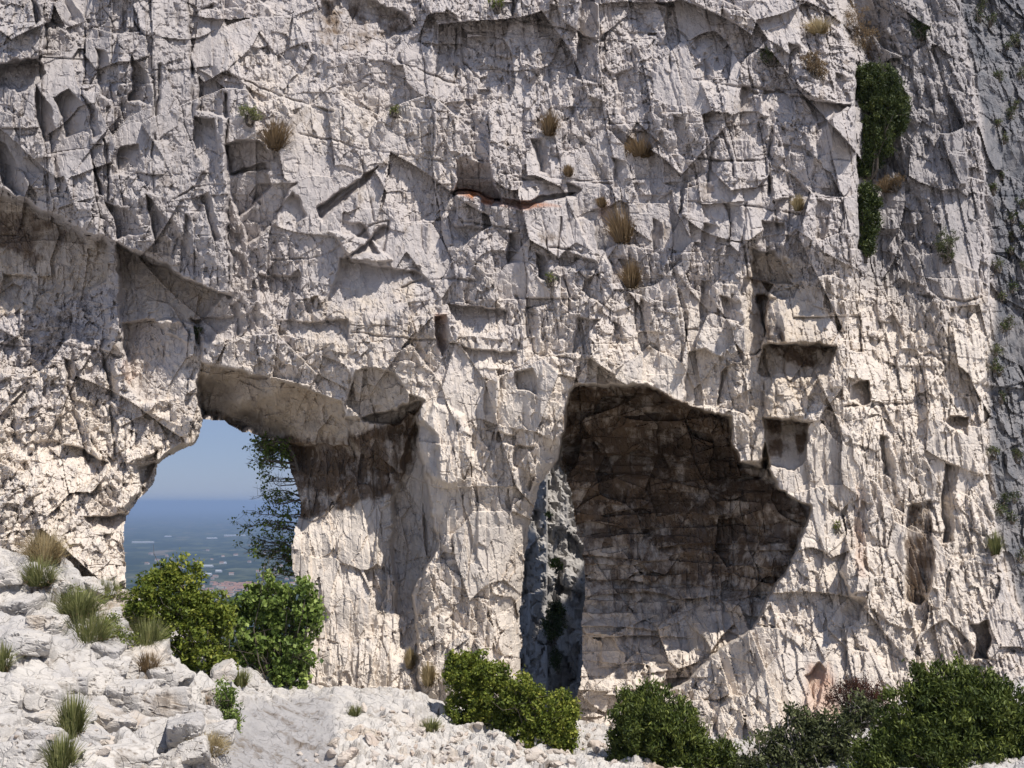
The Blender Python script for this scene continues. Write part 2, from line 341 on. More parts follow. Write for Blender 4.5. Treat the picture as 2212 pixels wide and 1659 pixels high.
# --- upper middle: slanting beds and the wing shaped splits
for s in ["500 372 .2  575 350 .2  590 400 .35  520 470 .45  498 420 .4", "560 400 .1  640 395 .1  600 470 .35  540 530 .4  530 480 .3", "690 455 .45  760 400 .45  820 358 .3  800 385 0  745 440 0  700 480 .1",
          "740 560 .35  830 490 .35  845 505 0  770 570 0", "600 455 .0  640 420 .3  665 470 .1  620 520 .0", "715 500 -.25  800 510 -.3  840 560 -.1  760 560 -.35",
          "735 560 .35  800 570 .4  900 590 .3  940 620 .1  820 690 0  700 690 .0", "560 590 .3  640 600 .25  620 700 0  560 680 .1",
          "690 0 .2  745 -20 .3  885 35 .6  890 60 .5  860 75 .35  830 95 .1  790 112 0  737 125 0  700 95 .1", "560 0 .3 640 -20 .3 680 10 .1 600 30 .1",
          "737 475 .0 790 490 .3 815 540 .3 750 545 .0", "500 660 .4  530 640 .0  545 690 .0  515 730 .3", "620 690 .3 760 700 .3 740 745 .0 640 735 .0"]:
    facet(s, 6)
crack("480 155 560 185 640 215 720 245", 4, .16); crack("850 130 930 160 985 185", 4, .2); crack("650 290 740 310 820 330 960 350", 4, .16)
crack("690 470 760 410 830 360", 5, .25); crack("840 480 825 540 850 600", 4, .2); crack("780 350 800 430 810 480", 4, .15); crack("590 560 700 555 800 490 835 480", 4, .18)
crack("870 620 960 600 1040 605", 5, .2); crack("762 720 850 725 930 735 1000 745", 4, .16)
# --- centre and right: columns, blocks, slots
for s in ["1252 -20 .45  1270 -20 .4  1280 50 .2  1300 80 0  1272 162 .05  1250 165 .4", "1335 155 .45  1372 150 .1  1386 285 0  1360 280 .1  1334 240 .45", "1033 195 .6  1055 195 .6  1050 225 .5  1038 222 .6",
          "1028 235 .45  1052 235 .05  1056 320 0  1040 355 .3  1025 345 .4", "985 345 .1  1005 345 -.05  1060 355 -.05  1062 400 .45  1075 435 .8  985 412 .8", "982 406 .9  1060 425 .8  1130 422 .5  1240 412 .4  1240 426 .2  1130 442 .2  1060 442 .3  985 422 .5",
          "1155 300 .45  1180 308 .02  1186 372 0  1162 368 .4", "1220 398 .5  1258 403 .45  1245 422 .2  1222 422 .4", "1098 505 .45  1126 503 .02  1122 560 0  1095 578 .4", "1008 443 .2  1020 445 .35  1045 482 0  1008 482 .4",
          "1562 12 .4  1600 58 .02  1606 66 .05  1572 64 .4", "1600 193 .5  1640 196 .3  1636 260 0  1600 303 .02  1582 306 .4", "1650 196 .4  1712 206 .35  1714 240 0  1690 272 .1  1650 242 .15",
          "1745 212 .45  1825 224 .4  1785 262 .1  1768 276 .1", "1518 115 .4  1545 120 0  1547 172 0  1520 172 .4", "1722 315 .3  1756 340 0  1738 430 .05  1722 402 .45", "1100 -20 .3  1120 20 .05  1135 60 0  1105 40 .3",
          "1350 60 .3 1420 70 .25 1400 110 0 1350 100 .1", "1395 0 .2 1440 20 0 1440 90 0 1400 80 .25", "1450 250 .35  1475 255 0  1478 330 0  1450 330 .35", "1410 340 .4  1440 345 .05  1442 420 0  1412 440 .4",
          "1470 380 .35  1500 385 0  1498 450 0  1470 455 .35", "1320 340 .4  1350 350 .0  1345 400 0  1320 405 .35", "1290 330 .3 1310 335 0 1308 390 0 1290 380 .3", "1530 340 .35 1560 350 0 1556 420 0 1530 420 .35",
          "1570 440 .35 1600 450 0 1596 520 0 1568 520 .35", "1520 480 .3 1550 500 0 1540 560 0 1520 550 .3", "1410 470 .3 1440 480 0 1436 540 0 1410 540 .35", "1310 500 .4  1350 480 .1  1352 600 .1  1320 612 .5", "1340 560 .3 1390 570 .1 1385 630 .3 1345 625 .4",
          "1160 545 .4 1185 560 0 1182 620 0 1160 600 .35", "1225 470 .2 1290 480 -.1 1290 560 -.15 1225 545 0", "1260 610 .35  1290 590 .0  1300 660 .0  1262 640 .3", "1380 640 .35 1410 650 0 1405 720 0 1378 710 .35",
          "1240 690 .45  1287 690 .2  1262 735 .0  1242 772 .35", "945 685 .6  962 680 .1  970 735 0  955 765 .5  945 750 .6", "965 662 .5  1035 660 .4  1095 672 .4  1085 728 .0  1000 722 0", "990 750 .35  1120 752 .35  1115 802 0  1030 800 0",
          "1132 660 .3  1150 655 .3  1168 690 0  1164 765 0  1135 755 .25", "1075 935 .7  1115 938 .6  1110 962 .3  1080 958 .6", "1112 955 .4  1152 958 .2  1120 1012 0  1112 1012 .3", "1110 800 .35 1150 800 .2 1150 850 0 1115 845 .3", "1050 810 .3 1075 830 0 1072 890 0 1052 900 .3",
          "1480 760 .3  1520 750 .35  1572 780 .1  1556 830 0  1545 887 .05  1476 876 .4", "1555 800 .35 1585 780 .05 1580 870 0 1550 880 .35", "1510 600 .4 1545 590 .1 1548 680 0 1508 690 .4", "1430 600 .3 1460 600 0 1460 660 0 1430 660 .3", "1560 640 .3 1600 650 .05 1600 700 0 1560 690 .3",
          "1380 760 .3 1420 750 .3 1410 820 0 1380 830 .1", "1320 700 .3 1345 705 0 1340 760 0 1320 760 .3", "900 470 .3 925 480 0 920 545 0 900 540 .3", "1180 0 .3 1200 10 0 1215 90 0 1185 80 .3", "1660 60 .3 1700 50 .3 1690 90 0 1660 90 .1", "1700 100 .35 1730 105 0 1740 170 0 1705 165 .35",
          "1765 255 .3 1800 260 0 1800 330 0 1765 330 .35", "1800 150 .4 1840 160 .1 1842 220 .1 1805 225 .4", "1680 440 .35 1720 430 .3 1730 480 0 1680 500 .1", "1760 440 .3 1790 450 0 1785 520 0 1760 520 .3", "1640 470 .4 1690 470 .3 1690 520 0 1640 530 .2"]:
    facet(s)
crack("1500 170 1640 193 1780 216 1845 228", 5, .3); crack("1665 275 1660 350 1662 425", 7, .45); crack("1475 330 1560 350 1640 345", 4, .2); crack("1180 380 1230 385 1320 400", 4, .18)
crack("985 60 990 140 980 185", 5, .25); crack("1300 0 1310 60 1300 130 1318 170", 5, .25); crack("1070 20 1130 45 1200 60 1290 90", 4, .18); crack("1080 370 1150 390 1240 400", 4, .15)
crack("1000 480 1060 490 1150 500", 4, .18); crack("1170 460 1185 540 1190 560", 4, .2); crack("1190 535 1240 540 1290 550", 4, .2); crack("1610 440 1600 520 1615 600", 5, .25)
crack("1115 640 1130 700 1120 750", 5, .22); crack("1170 770 1230 775 1245 780", 4, .2); crack("1430 30 1480 80 1520 130", 4, .15); crack("1450 100 1450 170 1470 240", 4, .2); crack("1560 280 1580 340 1590 420", 5, .25)
crack("1000 130 1060 200 1040 260", 4, .15); crack("1150 130 1160 220 1130 260", 4, .15); crack("1210 470 1205 560 1230 640", 4, .2); crack("1740 20 1760 90 1800 110", 4, .2); crack("1480 430 1560 440 1640 450 1800 470", 4, .2)
# ledge below the red niche stands proud
bowl("985 420 1060 442 1240 428 1250 470 1290 560 1200 560 1080 500 985 490", "1000 440 -.3 1200 440 -.3 1150 500 -.05", 5)
# --- hanging blocks over the slot right of the cave
bowl("1622 560 1662 548 1720 600 1800 600 1812 742 1655 738 1650 640", "1700 730 -.45 1790 735 -.45 1720 620 -.1 1650 600 0", 4)
for s in ["1617 540 .5  1665 545 .5  1715 605 .4  1625 604 .7", "1612 605 .3  1660 605 .8  1657 655 .5  1640 760 .4  1618 760 .1", "1650 742 .8  1812 745 .6  1792 800 .2  1760 822 .05  1690 832 .1  1636 800 .5",
          "1640 640 .3 1700 650 .05 1700 735 -.2 1655 738 .2", "1650 906 .9  1755 910 .8  1745 985 .3  1720 1012 .1  1655 1002 .5", "1618 760 .1 1645 750 .5 1665 830 .3 1650 905 .5 1618 905 .2"]:
    facet(s)
bowl("1655 822 1690 812 1780 812 1785 905 1655 905", "1720 900 -.35 1720 830 -.05", 4)
for s in ["1903 705 .4  1942 700 .4  1947 742 .25  1920 768 .2", "1826 835 .3  1850 822 .45  1878 828 .5  1890 862 .35  1860 878 .3  1832 870 .1", "2040 912 .4  2060 902 .5  2100 908 .4  2090 936 .1  2060 925 .3",
          "1960 1085 .3  2012 1080 .15  2018 1250 .15  1992 1312 .5  1958 1302 .5", "2105 1350 .2  2135 1345 .6  2145 1380 .5  2135 1432 .5  2105 1430 .7", "1745 1450 .4  1762 1432 .4  1784 1446 .2  1776 1490 .0  1760 1520 .2  1748 1500 .4", "1830 1290 .1 1870 1280 .3 1860 1335 .4 1830 1330 .1",
          "2045 1000 .4 2065 1000 .1 2060 1160 .1 2040 1160 .5", "1860 1080 .2 1890 1085 0 1880 1180 0 1860 1160 .3", "1905 940 .3 1935 950 0 1930 1040 0 1905 1030 .3"]:
    facet(s)
bowl("1815 1240 1850 1190 1880 1250 1872 1300 1830 1290", "1850 1260 -.5", 8)
crack("1828 878 1900 876 1975 868", 6, .45); crack("1700 360 1705 460 1700 520", 5, .2); crack("2052 700 2050 900", 5, .25); crack("1985 640 2075 650 2120 640", 5, .2); crack("1985 770 2010 765 2060 800", 5, .2)
# --- second wall right of the buttress edge, and the far bluish third wall
edge = np.interp(V, [-420, 0, 80, 130, 250, 420, 550, 620, 720, 900, 1200, 1780], [1800, 1812, 1822, 1846, 1850, 1856, 1851, 1842, 1828, 1840, 1850, 1850])+WU*.7
step2 = np.interp(V, [-420, 0, 400, 600, 750, 950, 1780], [1.8, 1.8, 1.6, 1.0, .4, 0, 0])
D += step2*sstep((U-edge)/2+.5)+np.interp(V, [-420, 0, 400, 650, 800], [.7, .8, .8, .4, 0])*np.exp(-((U-edge-45)/38)**2)*(U > edge-4)
D -= 1.0*np.interp(V, [-420, 0, 600, 900], [1, 1, .8, 0])*sstep((U-edge-60)/160)
edge3 = np.interp(V, [-420, 0, 120, 250, 430, 650, 800, 1000, 1150, 1300, 1450, 1780], [2040, 2066, 2085, 2112, 2125, 2143, 2126, 2128, 2150, 2190, 2260, 2400])+WU*1.2
D += sstep((U-edge3)/2+.5)*(5.0+.006*(U-edge3))
# --- left wall: smooth shaded plates, slots and small hanging steps
for s in ["265 700 .5  330 690 .35  402 742 0  392 850 0  312 870 .3  272 820 .5", "415 692 .7  500 692 .5  512 735 .1  440 736 .4", "75 952 .1 150 960 .5  238 1000 .5  172 1062 0  100 1045 0", "158 870 .3  180 890 0  216 1002 0  192 992 .35",
          "60 710 .4 110 720 .3 90 760 0 60 750 .1", "140 770 .3 160 780 0 165 850 0 145 850 .3", "20 930 .4 60 950 .3 70 1000 0 25 1000 .1", "185 1120 .5 270 1110 .5 268 1140 .2 200 1150 0", "225 760 .3 250 770 0 262 860 .0 240 860 .3",
          "0 590 .3 60 600 .2 50 640 0 0 640 .1", "290 990 .2 340 980 .5 320 1040 .3 280 1050 0"]:
    facet(s, 5)
crack("130 745 230 760 262 770", 5, .25); crack("0 745 60 750 130 742", 4, .2); crack("137 755 150 830 160 870", 5, .2); crack("225 780 238 880 250 985", 5, .25); crack("416 690 428 760 430 800 440 885", 8, .5)
# --- arch beam: its underside runs back and down
BEAM = "428 776 470 792 520 800 590 822 650 832 742 868 750 960 620 954 560 944 520 930 478 910 440 898 432 850"
bowl(BEAM, "440 790 .1  590 828 .1  740 872 .1  520 860 .9  445 870 1.6  450 895 2.4  520 925 2.5  600 945 2.4  700 945 1.6  650 900 1.3 740 940 .7 725 915 .5", 5)
bowl("300 1010 345 1000 400 962 432 935 446 890 446 960 380 1010 340 1060 275 1115 262 1105 305 1062", "440 930 1.0 400 975 .9 345 1010 .8 330 1050 .8 275 1105 .5", 9)
# --- pillar left of the groove stands back under the beam; groove; round hollow
bowl("596 950 740 950 742 900 800 895 880 870 908 862 905 950 925 1080 950 1180 890 1290 905 1400 905 1500 596 1500",
     "640 970 2.5  740 975 1.6 765 905 .5 790 930 .9 820 915 .8 850 930 1.9  640 1080 1.6  760 1080 1.1  880 1000 1.6  700 1200 .9  800 1200 .7  880 1180 1.3  870 1300 1.0 650 1320 .8  780 1300 .4  890 1380 .7  700 1450 .1 850 1460 .2", 7, BEAM)
bowl("905 900 940 940 960 1100 960 1250 890 1400 872 1400 850 1250 845 1120 870 1000 895 920", "900 950 .5 880 1100 .7 870 1250 .6 880 1370 .3 950 1100 0 930 1250 0", 12)
bowl("757 850 775 810 815 797 850 810 875 850 882 885 850 915 790 912 757 880", "800 840 .5 860 840 .3 800 890 .9 770 870 .8", 6)
facet("878 856 1.0  912 854 1.0  905 885 .8  882 885 1.0")
bowl("940 870 1000 900 1020 1000 980 1060 930 1040 905 950", "960 950 -.2 980 1030 -.3", 20)
# buttress lower right edge rounds back towards the gap
rb = np.interp(V, [860, 960, 1000, 1050, 1140, 1250, 1330, 1470, 1600], [1240, 1215, 1208, 1168, 1142, 1130, 1120, 1132, 1160])
D += 1.6*np.exp(-np.clip(rb-U, 0, 400)/22)*(V > 930)*(V < 1620)*(U > 900)*(U < rb+40)*sstep((V-930)/60)
# --- the great cave
CAVE = "1228 842 1252 826 1300 826 1392 830 1440 862 1500 885 1572 905 1592 1000 1640 1006 1650 960 1660 1010 1690 1060 1752 1092 1748 1140 1712 1210 1668 1280 1640 1345 1560 1402 1490 1465 1400 1510 1330 1540 1300 1600 1225 1600 1200 1500 1200 1400 1205 1200 1200 1020 1215 960"
bowl(CAVE, "1260 845 3.4  1400 845 3.6  1560 915 3.3  1300 950 4.2  1450 950 4.3 1560 1000 3.9 1650 1030 2.9  1250 1100 4.0  1400 1100 3.9  1550 1120 3.3  1700 1100 2.0 1735 1130 1.5 1300 1250 3.6  1450 1250 3.5  1580 1260 2.8 1680 1230 1.5 1300 1400 3.0  1450 1380 2.5  1570 1340 2.0 1620 1310 1.6 1400 1440 2.6 1400 1490 1.4 1340 1450 2.8 1300 1500 2.4 1540 1400 1.2 1480 1440 1.5 1255 1560 2.6 1320 1500 1.8 1290 1580 1.4 1230 1300 3.4 1230 1450 2.6", 6)
facet("1590 1000 .3 1655 1000 .8 1640 1030 .6 1600 1040 .2")
for s in ["1350 1440 -.35 1375 1430 -.3 1380 1480 -.2 1350 1490 -.4", "1400 1430 -.3 1440 1450 -.3 1440 1490 -.1 1405 1490 -.3", "1300 1380 -.2 1340 1370 -.3 1350 1440 -.1 1300 1450 -.3"]: facet(s, 5)
D += .45*sstep((V-1380)/60)*sstep((1620-V)/80)*np.exp(-((U-1400)/160)**2)*0
# holes right through the wall
SKY = "442 905 480 910 520 932 570 947 606 953 622 1000 636 1050 650 1100 640 1150 624 1200 640 1260 664 1310 650 1400 660 1500 560 1560 300 1560 275 1400 275 1275 272 1200 268 1132 272 1112 320 1062 336 1040 340 1008 400 968 430 942"
GAP = "1214 1010 1236 1060 1240 1150 1256 1180 1262 1240 1254 1340 1262 1440 1246 1520 1262 1600 1200 1640 1136 1600 1131 1470 1120 1330 1130 1250 1142 1140 1165 1052 1208 1004"
hole = np.maximum(sdist(np.array(pts(SKY)).reshape(-1, 2), U+WU*.7, V+WV*.7), sdist(np.array(pts(GAP)).reshape(-1, 2), U+WU*.7, V+WV*.7))
log('authored faces')

def soft_blur(A, n=1):
    for _ in range(n):
        A = (A+np.roll(A, 1, 0)+np.roll(A, -1, 0)+np.roll(A, 1, 1)+np.roll(A, -1, 1))/5
    return A
inside = hole > 0
cu, cv = U.ravel(), V.ravel()
def cm(poly, soft): return sstep(sdist(np.array(pts(poly)).reshape(-1, 2), cu+WU.ravel()*.6, cv+WV.ravel()*.6)/soft+.5)
mcave = cm(CAVE, 30); mbeam = cm(BEAM, 12); mpil = cm("600 950 910 862 925 1080 950 1180 905 1500 600 1500", 40)
mplate = .85*cm("345 -80 408 -20 424 240 422 400 404 520 350 470 336 200", 24)+.6*cm("425 20 480 200 486 600 440 560 430 250", 20)+cm("265 700 400 700 400 870 290 870", 20)+cm("740 560 930 610 930 740 640 740", 50)*.7+cm("640 1330 890 1320 890 1500 640 1500", 40)*.3+cm("880 560 1240 420 1250 640 960 620", 40)*.2
k_big = ((1-.3*mcave-.45*mbeam-.75*mplate.clip(0, 1)-.55*mpil).clip(.1, 1).reshape(U.shape))*(1-.8*FLAT)
k_big = k_big*(1-.35*rmask("1640 1060 1860 900 2700 900 2700 1800 1300 1800 1300 1520", 120)).reshape(U.shape)
k_fine = ((1-.2*mcave-.3*mbeam).clip(.1, 1).reshape(U.shape))*(1-.3*FLAT)
lay_o, lay_t, lay_e = facets(W3, (1.5, 1.2, .26), 65, 0, .2); l2_o, l2_t, l2_e = facets(W3, (.9, .7, .9), 66)
D += ((.10*lay_o+.12*lay_t+.12*l2_o+.22*l2_t)*mcave+(.05*l2_o+.10*l2_t+.03*lay_t)*mbeam).reshape(U.shape)
fine = fine*(.5+.5*rough); striae = striae*(.55+.45*rough)
D += BIG*k_big+(fine+striae).reshape(U.shape)*k_fine
DB = np.maximum(D+1.2, 27.6)
nr, nc = U.shape
front = P(U, V, D).reshape(-1, 3); N = nr*nc
ids = np.arange(N).reshape(nr, nc); cell = ~(inside[:-1, :-1] | inside[1:, :-1] | inside[:-1, 1:] | inside[1:, 1:])
a, b, c_, d_ = ids[:-1, :-1][cell], ids[:-1, 1:][cell], ids[1:, 1:][cell], ids[1:, :-1][cell]
q3 = np.stack([a, d_, c_, b], -1)
# the thickness of the wall inside both openings: rings of rock running back from each edge cell
cp_ = np.pad(cell, 1, constant_values=True)
up = cell & ~cp_[:-2, 1:-1]; dn = cell & ~cp_[2:, 1:-1]; lf = cell & ~cp_[1:-1, :-2]; rt = cell & ~cp_[1:-1, 2:]
ea = np.concatenate([ids[:-1, :-1][up], ids[1:, 1:][dn], ids[1:, :-1][lf], ids[:-1, 1:][rt]]); eb = np.concatenate([ids[:-1, 1:][up], ids[1:, :-1][dn], ids[:-1, :-1][lf], ids[1:, 1:][rt]])
rv = np.unique(np.concatenate([ea, eb])); idx = np.full(N, -1); idx[rv] = np.arange(len(rv)); parts_v = [front]; parts_q = [q3]; prev = None; RING = 14
gone = soft_blur(inside.astype(float), 6); gy_, gx_ = np.gradient(gone); outw = np.stack([-gx_.ravel()[rv], -gy_.ravel()[rv]], -1); outw /= np.linalg.norm(outw, axis=1)[:, None]+1e-6
for k in range(1, RING+1):
    f = k/RING; yy = D.ravel()[rv]*(1-f)+(D.ravel()[rv]+4.2)*f
    wob_ = (30*f**.7)*(.6+.5*noise(np.stack([U.ravel()[rv], V.ravel()[rv], 0*rv+k*18.], -1), (38, 38, 38), 5))
    parts_v.append(P(U.ravel()[rv]+outw[:, 0]*wob_, V.ravel()[rv]+outw[:, 1]*wob_, yy))
    o0_ = 0 if k == 1 else N+(k-2)*len(rv); o1_ = N+(k-1)*len(rv)
    A0 = ea if k == 1 else idx[ea]+o0_; B0 = eb if k == 1 else idx[eb]+o0_
    parts_q.append(np.stack([A0, B0, idx[eb]+o1_, idx[ea]+o1_], -1))
v3 = np.concatenate(parts_v); q3 = np.concatenate(parts_q); extra_n = len(v3)-N
def ext(A): return np.concatenate([A]+[A[rv]]*RING)
def sample(A, u, v):
    x = np.clip((u-us[0])/STEP, 0, nc-1.01); y = np.clip((v-vs_[0])/STEP, 0, nr-1.01); i = x.astype(int); j = y.astype(int); fx = x-i; fy = y-j
    return (A[j, i]*(1-fx)+A[j, i+1]*fx)*(1-fy)+(A[j+1, i]*(1-fx)+A[j+1, i+1]*fx)*fy
# weathering zones (where the stone itself differs), with some shade painted into the dark mask
warm = .12+.75*sstep((cv-520+.12*(cu-900))/420)-.25*m_slab-.5*sstep((cu-1830)/60)*sstep((700-cv)/300)
warm = warm+.25*cm("500 100 980 230 980 420 560 330", 120)-.35*sstep((cu-2100)/60)
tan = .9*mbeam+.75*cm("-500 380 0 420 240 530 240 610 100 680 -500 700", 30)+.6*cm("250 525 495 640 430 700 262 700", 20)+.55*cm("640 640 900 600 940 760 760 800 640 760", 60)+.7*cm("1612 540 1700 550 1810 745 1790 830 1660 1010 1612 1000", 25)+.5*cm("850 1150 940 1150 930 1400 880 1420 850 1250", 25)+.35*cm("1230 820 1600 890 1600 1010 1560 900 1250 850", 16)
stain_shade = 1.0*cm("1240 830 1400 835 1570 905 1600 1005 1690 1060 1752 1100 1700 1230 1640 1330 1500 1330 1290 1330 1215 1100 1215 900", 16)*(1-.85*np.clip((cv-1120)/330, 0, 1))+.0+1.15*cm("600 940 760 945 880 890 910 870 900 960 850 1060 760 1100 640 1120 600 1050", 30)  # brown cave stain, plus the arch's shade painted onto the pillar top
stain_shade += .75*cm("-60 450 60 460 150 500 120 560 70 580 20 540 -60 530", 14)+.85*cm("1655 742 1795 748 1760 790 1700 785", 10)+.85*cm("1655 905 1690 905 1690 990 1660 990", 8)+.8*cm("1720 910 1750 910 1740 980 1722 980", 8)+.7*cm("1635 640 1660 640 1700 735 1655 738", 10)+.7*cm("1620 603 1660 603 1655 650 1630 660", 8)  # brown tone and painted shade below the left overhang and hanging blocks
stain_shade += .7*cm("1960 1085 2012 1080 2018 1250 1992 1312 1958 1302", 20)+.5*cm("690 0 885 30 885 60 780 110 700 100", 25)+.6*cm("442 880 480 890 540 925 540 945 440 910", 8)  # brown strip at right; shade painted under the top centre overhang
rust = .9*cm("985 405 1075 428 1130 430 1210 445 1120 450 1050 442 985 424", 8)*(noise(W3, (.2, .2, .2), 99) > -.3)+.45*cm("940 680 965 680 965 770 945 765", 10)+.35*cm("265 775 300 800 280 830 262 800", 8)+.5*cm("1745 1430 1790 1430 1830 1580 1720 1560", 25)+.35*cm("1290 440 1330 430 1320 480 1295 470", 10)+.25*cm("1850 1050 1875 1060 1870 1250 1850 1250", 10)
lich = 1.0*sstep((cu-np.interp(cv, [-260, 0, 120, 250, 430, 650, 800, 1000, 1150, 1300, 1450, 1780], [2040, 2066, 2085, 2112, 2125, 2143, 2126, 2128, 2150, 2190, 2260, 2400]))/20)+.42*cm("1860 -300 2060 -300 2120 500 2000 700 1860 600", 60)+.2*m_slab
attrs = dict(lich=ext(lich), warm=ext(warm), tan=ext(tan.clip(0, 1)), stain_shade=ext(stain_shade.clip(0, 1)), rust=ext((rust*(.6+.6*noise(W3, (.3, .3, .3), 98))).clip(0, 1)))
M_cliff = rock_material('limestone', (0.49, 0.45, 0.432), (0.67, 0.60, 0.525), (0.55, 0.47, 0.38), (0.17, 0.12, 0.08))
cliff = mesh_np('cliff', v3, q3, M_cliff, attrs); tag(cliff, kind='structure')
cliff['label'] = 'pale grey limestone cliff with a natural arch and a deep cave'
log('cliff done')
D_front = np.where(inside, 27.6, D)
def surf_out(u, v, r): return float(sample(D_front, u+np.array([0, -r, r, 0, 0]), v+np.array([0, 0, 0, -r*.6, r*.3])).min())
def surf(u, v): return float(sample(D_front, np.array([float(u)]), np.array([float(v)]))[0])

# ================================================================== GROUND
g_cp = pts("""
-300 1150 20.5  0 1195 20.2  130 1265 19.8  270 1278 20.4  200 1330 18.6  300 1400 17.8  0 1330 16.5 0 1450 14  0 1560 12.6 0 1659 11.6  250 1659 12.4  400 1659 13.4  250 1520 14.6 350 1440 16.5
430 1560 15.4 470 1440 18.6  540 1490 19.2 600 1516 19.8  690 1496 20.9  880 1500 21.6  560 1600 16.8  600 1659 15.4  720 1600 17.6 900 1600 18.6  900 1659 17.0  1000 1560 20.8 1100 1600 20.0  1250 1606 20.9  1250 1659 18.6
1400 1659 19.2  1550 1659 19.6  1700 1640 19.4  1900 1590 19.4  2150 1540 19.6  2212 1640 16.5  2500 1500 20 -300 1500 13""")
gc = np.array(g_cp).reshape(-1, 3); gp = P(gc[:, 0], gc[:, 1], gc[:, 2])
extra = np.array([[0, 0, -1.75], [-4, 4, -2.0], [4, 4, -2.4], [0, 8, -3.1], [5, 9, -3.4], [-5, 8.5, -2.6], [-14, 6, -1.6], [-20, 14, -1.0], [14, 6, -3.2], [20, 14, -3.4], [0, -15, 0], [-20, -15, 1], [20, -15, 0],
                  [-5.4, 25, -6.5], [-5.4, 29, -11], [-20, 26, -1], [0, 27, -8], [2, 24.5, -5.4], [2, 29, -10], [12, 26, -4], [22, 24, -3.6], [-9, 30, -9], [8, 30, -9]])
allp = np.concatenate([gp, extra])
gstep = .04
def ground_z(x, y):
    return tps(allp[:, :2], allp[:, 2], np.stack([x, y], -1).reshape(-1, 2)).reshape(x.shape)
gx = np.arange(-13.5, 14, gstep); gy = np.arange(9.5, 30, gstep); GX, GY = np.meshgrid(gx, gy)
cx = np.arange(-13.5, 14.01, .5); cy = np.arange(9.5, 30.51, .5); CX, CY = np.meshgrid(cx, cy); CZ = ground_z(CX, CY)
def bil(A, x, y, x0, y0, s):
    a = np.clip((x-x0)/s, 0, A.shape[1]-1.01); b = np.clip((y-y0)/s, 0, A.shape[0]-1.01); i = a.astype(int); j = b.astype(int); fx = a-i; fy = b-j
    return (A[j, i]*(1-fx)+A[j, i+1]*fx)*(1-fy)+(A[j+1, i]*(1-fx)+A[j+1, i+1]*fx)*fy
GZ = bil(CZ, GX, GY, -13.5, 9.5, .5)
G3 = np.stack([GX, GY, GZ], -1).reshape(-1, 3)
gu, gv = UV(G3)
def gm(poly, soft): return sstep(sdist(np.array(pts(poly)).reshape(-1, 2), gu, gv)/soft+.5)
left_rock = gm("-900 1100 270 1250 350 1400 460 1430 505 1500 500 1580 470 1659 430 2300 -900 2300", 26)
path = gm("520 1540 700 1510 720 1560 730 1800 500 1900 480 1660", 40)
rub = gm("730 1560 900 1560 1000 1590 1600 1659 1600 1900 700 1900", 60)
h = -.22*left_rock
def pillow(e, w_): return 1-np.exp(-np.clip(e, 0, 9)/w_)
EDG = 0
o_, t_, e_ = facets(G3, (1.5, 1.1, 1.5), 31, 0, .3); h = h+left_rock*(.16*o_+.12*t_+.12*pillow(e_, .12))+.05*o_
o_, t_, e_ = facets(G3, (.75, .55, .7), 32, 0, .3); h = h+left_rock*(.09*o_+.10*t_+.09*pillow(e_, .09))+(.03*o_+.03*t_)*(1-.6*path); EDG = EDG+left_rock*np.exp(-(e_/.035)**2)
o_, t_, e_ = facets(G3, (.34, .26, .3), 33, 0, .3); h = h+(.06*o_+.06*t_+.06*pillow(e_, .08))*(1-.55*path)+rub*.05*o_; EDG = EDG+.8*np.exp(-(e_/.04)**2)*(noise(G3, (1, 1, 1), 45) > -.2)
o_, t_, e_ = facets(G3, (.15, .13, .14), 34, 0, .3); h = h+(.012*o_+.016*t_+(.018+.016*path)*pillow(e_, .10)); EDG = EDG+.8*np.exp(-(e_/.08)**2)*path; h = h+0*o_+0*(.03*o_)+rub*(.03*o_+.03*t_)
h = h+.06*fbm(G3, (.8, .8, .8), 4, 35)
gh = GZ+h.reshape(GX.shape)
# round the tops a little, as rain-worn limestone
for _ in range(1): gh = gh*.6+.4*soft_blur(gh, 1)
gv3 = np.stack([GX, GY, gh], -1).reshape(-1, 3)
gi = np.arange(GX.size).reshape(GX.shape); gq = np.stack([gi[:-1, :-1], gi[:-1, 1:], gi[1:, 1:], gi[1:, :-1]], -1).reshape(-1, 4)
gwarm = .6+.3*rub-.6*path-.35*left_rock*noise(G3, (1.1, 1.1, 1.1), 44); soil = (EDG*.75).clip(0, .8); gtan = (.55*rub*(fbm(G3, (.6, .6, .6), 2, 5) > .05)+.5*gm("200 1240 300 1300 280 1400 160 1360", 30)+.6*gm("260 1480 330 1500 320 1560 270 1560", 30)).clip(0, 1)
M_ground = rock_material('worn_limestone', (0.45, 0.43, 0.42), (0.62, 0.585, 0.54), (0.58, 0.46, 0.33), (0.2, 0.15, 0.1))
ground = mesh_np('ground', gv3, gq, M_ground, dict(warm=gwarm, tan=gtan, stain_shade=soil, lich=.12+.25*path, rust=gtan*.12*(noise(G3, (.3, .3, .3), 8) > .2))); tag(ground, kind='structure')
def gz(x, y): return float(bil(gh, np.array([float(x)]), np.array([float(y)]), gx[0], gy[0], gstep)[0])
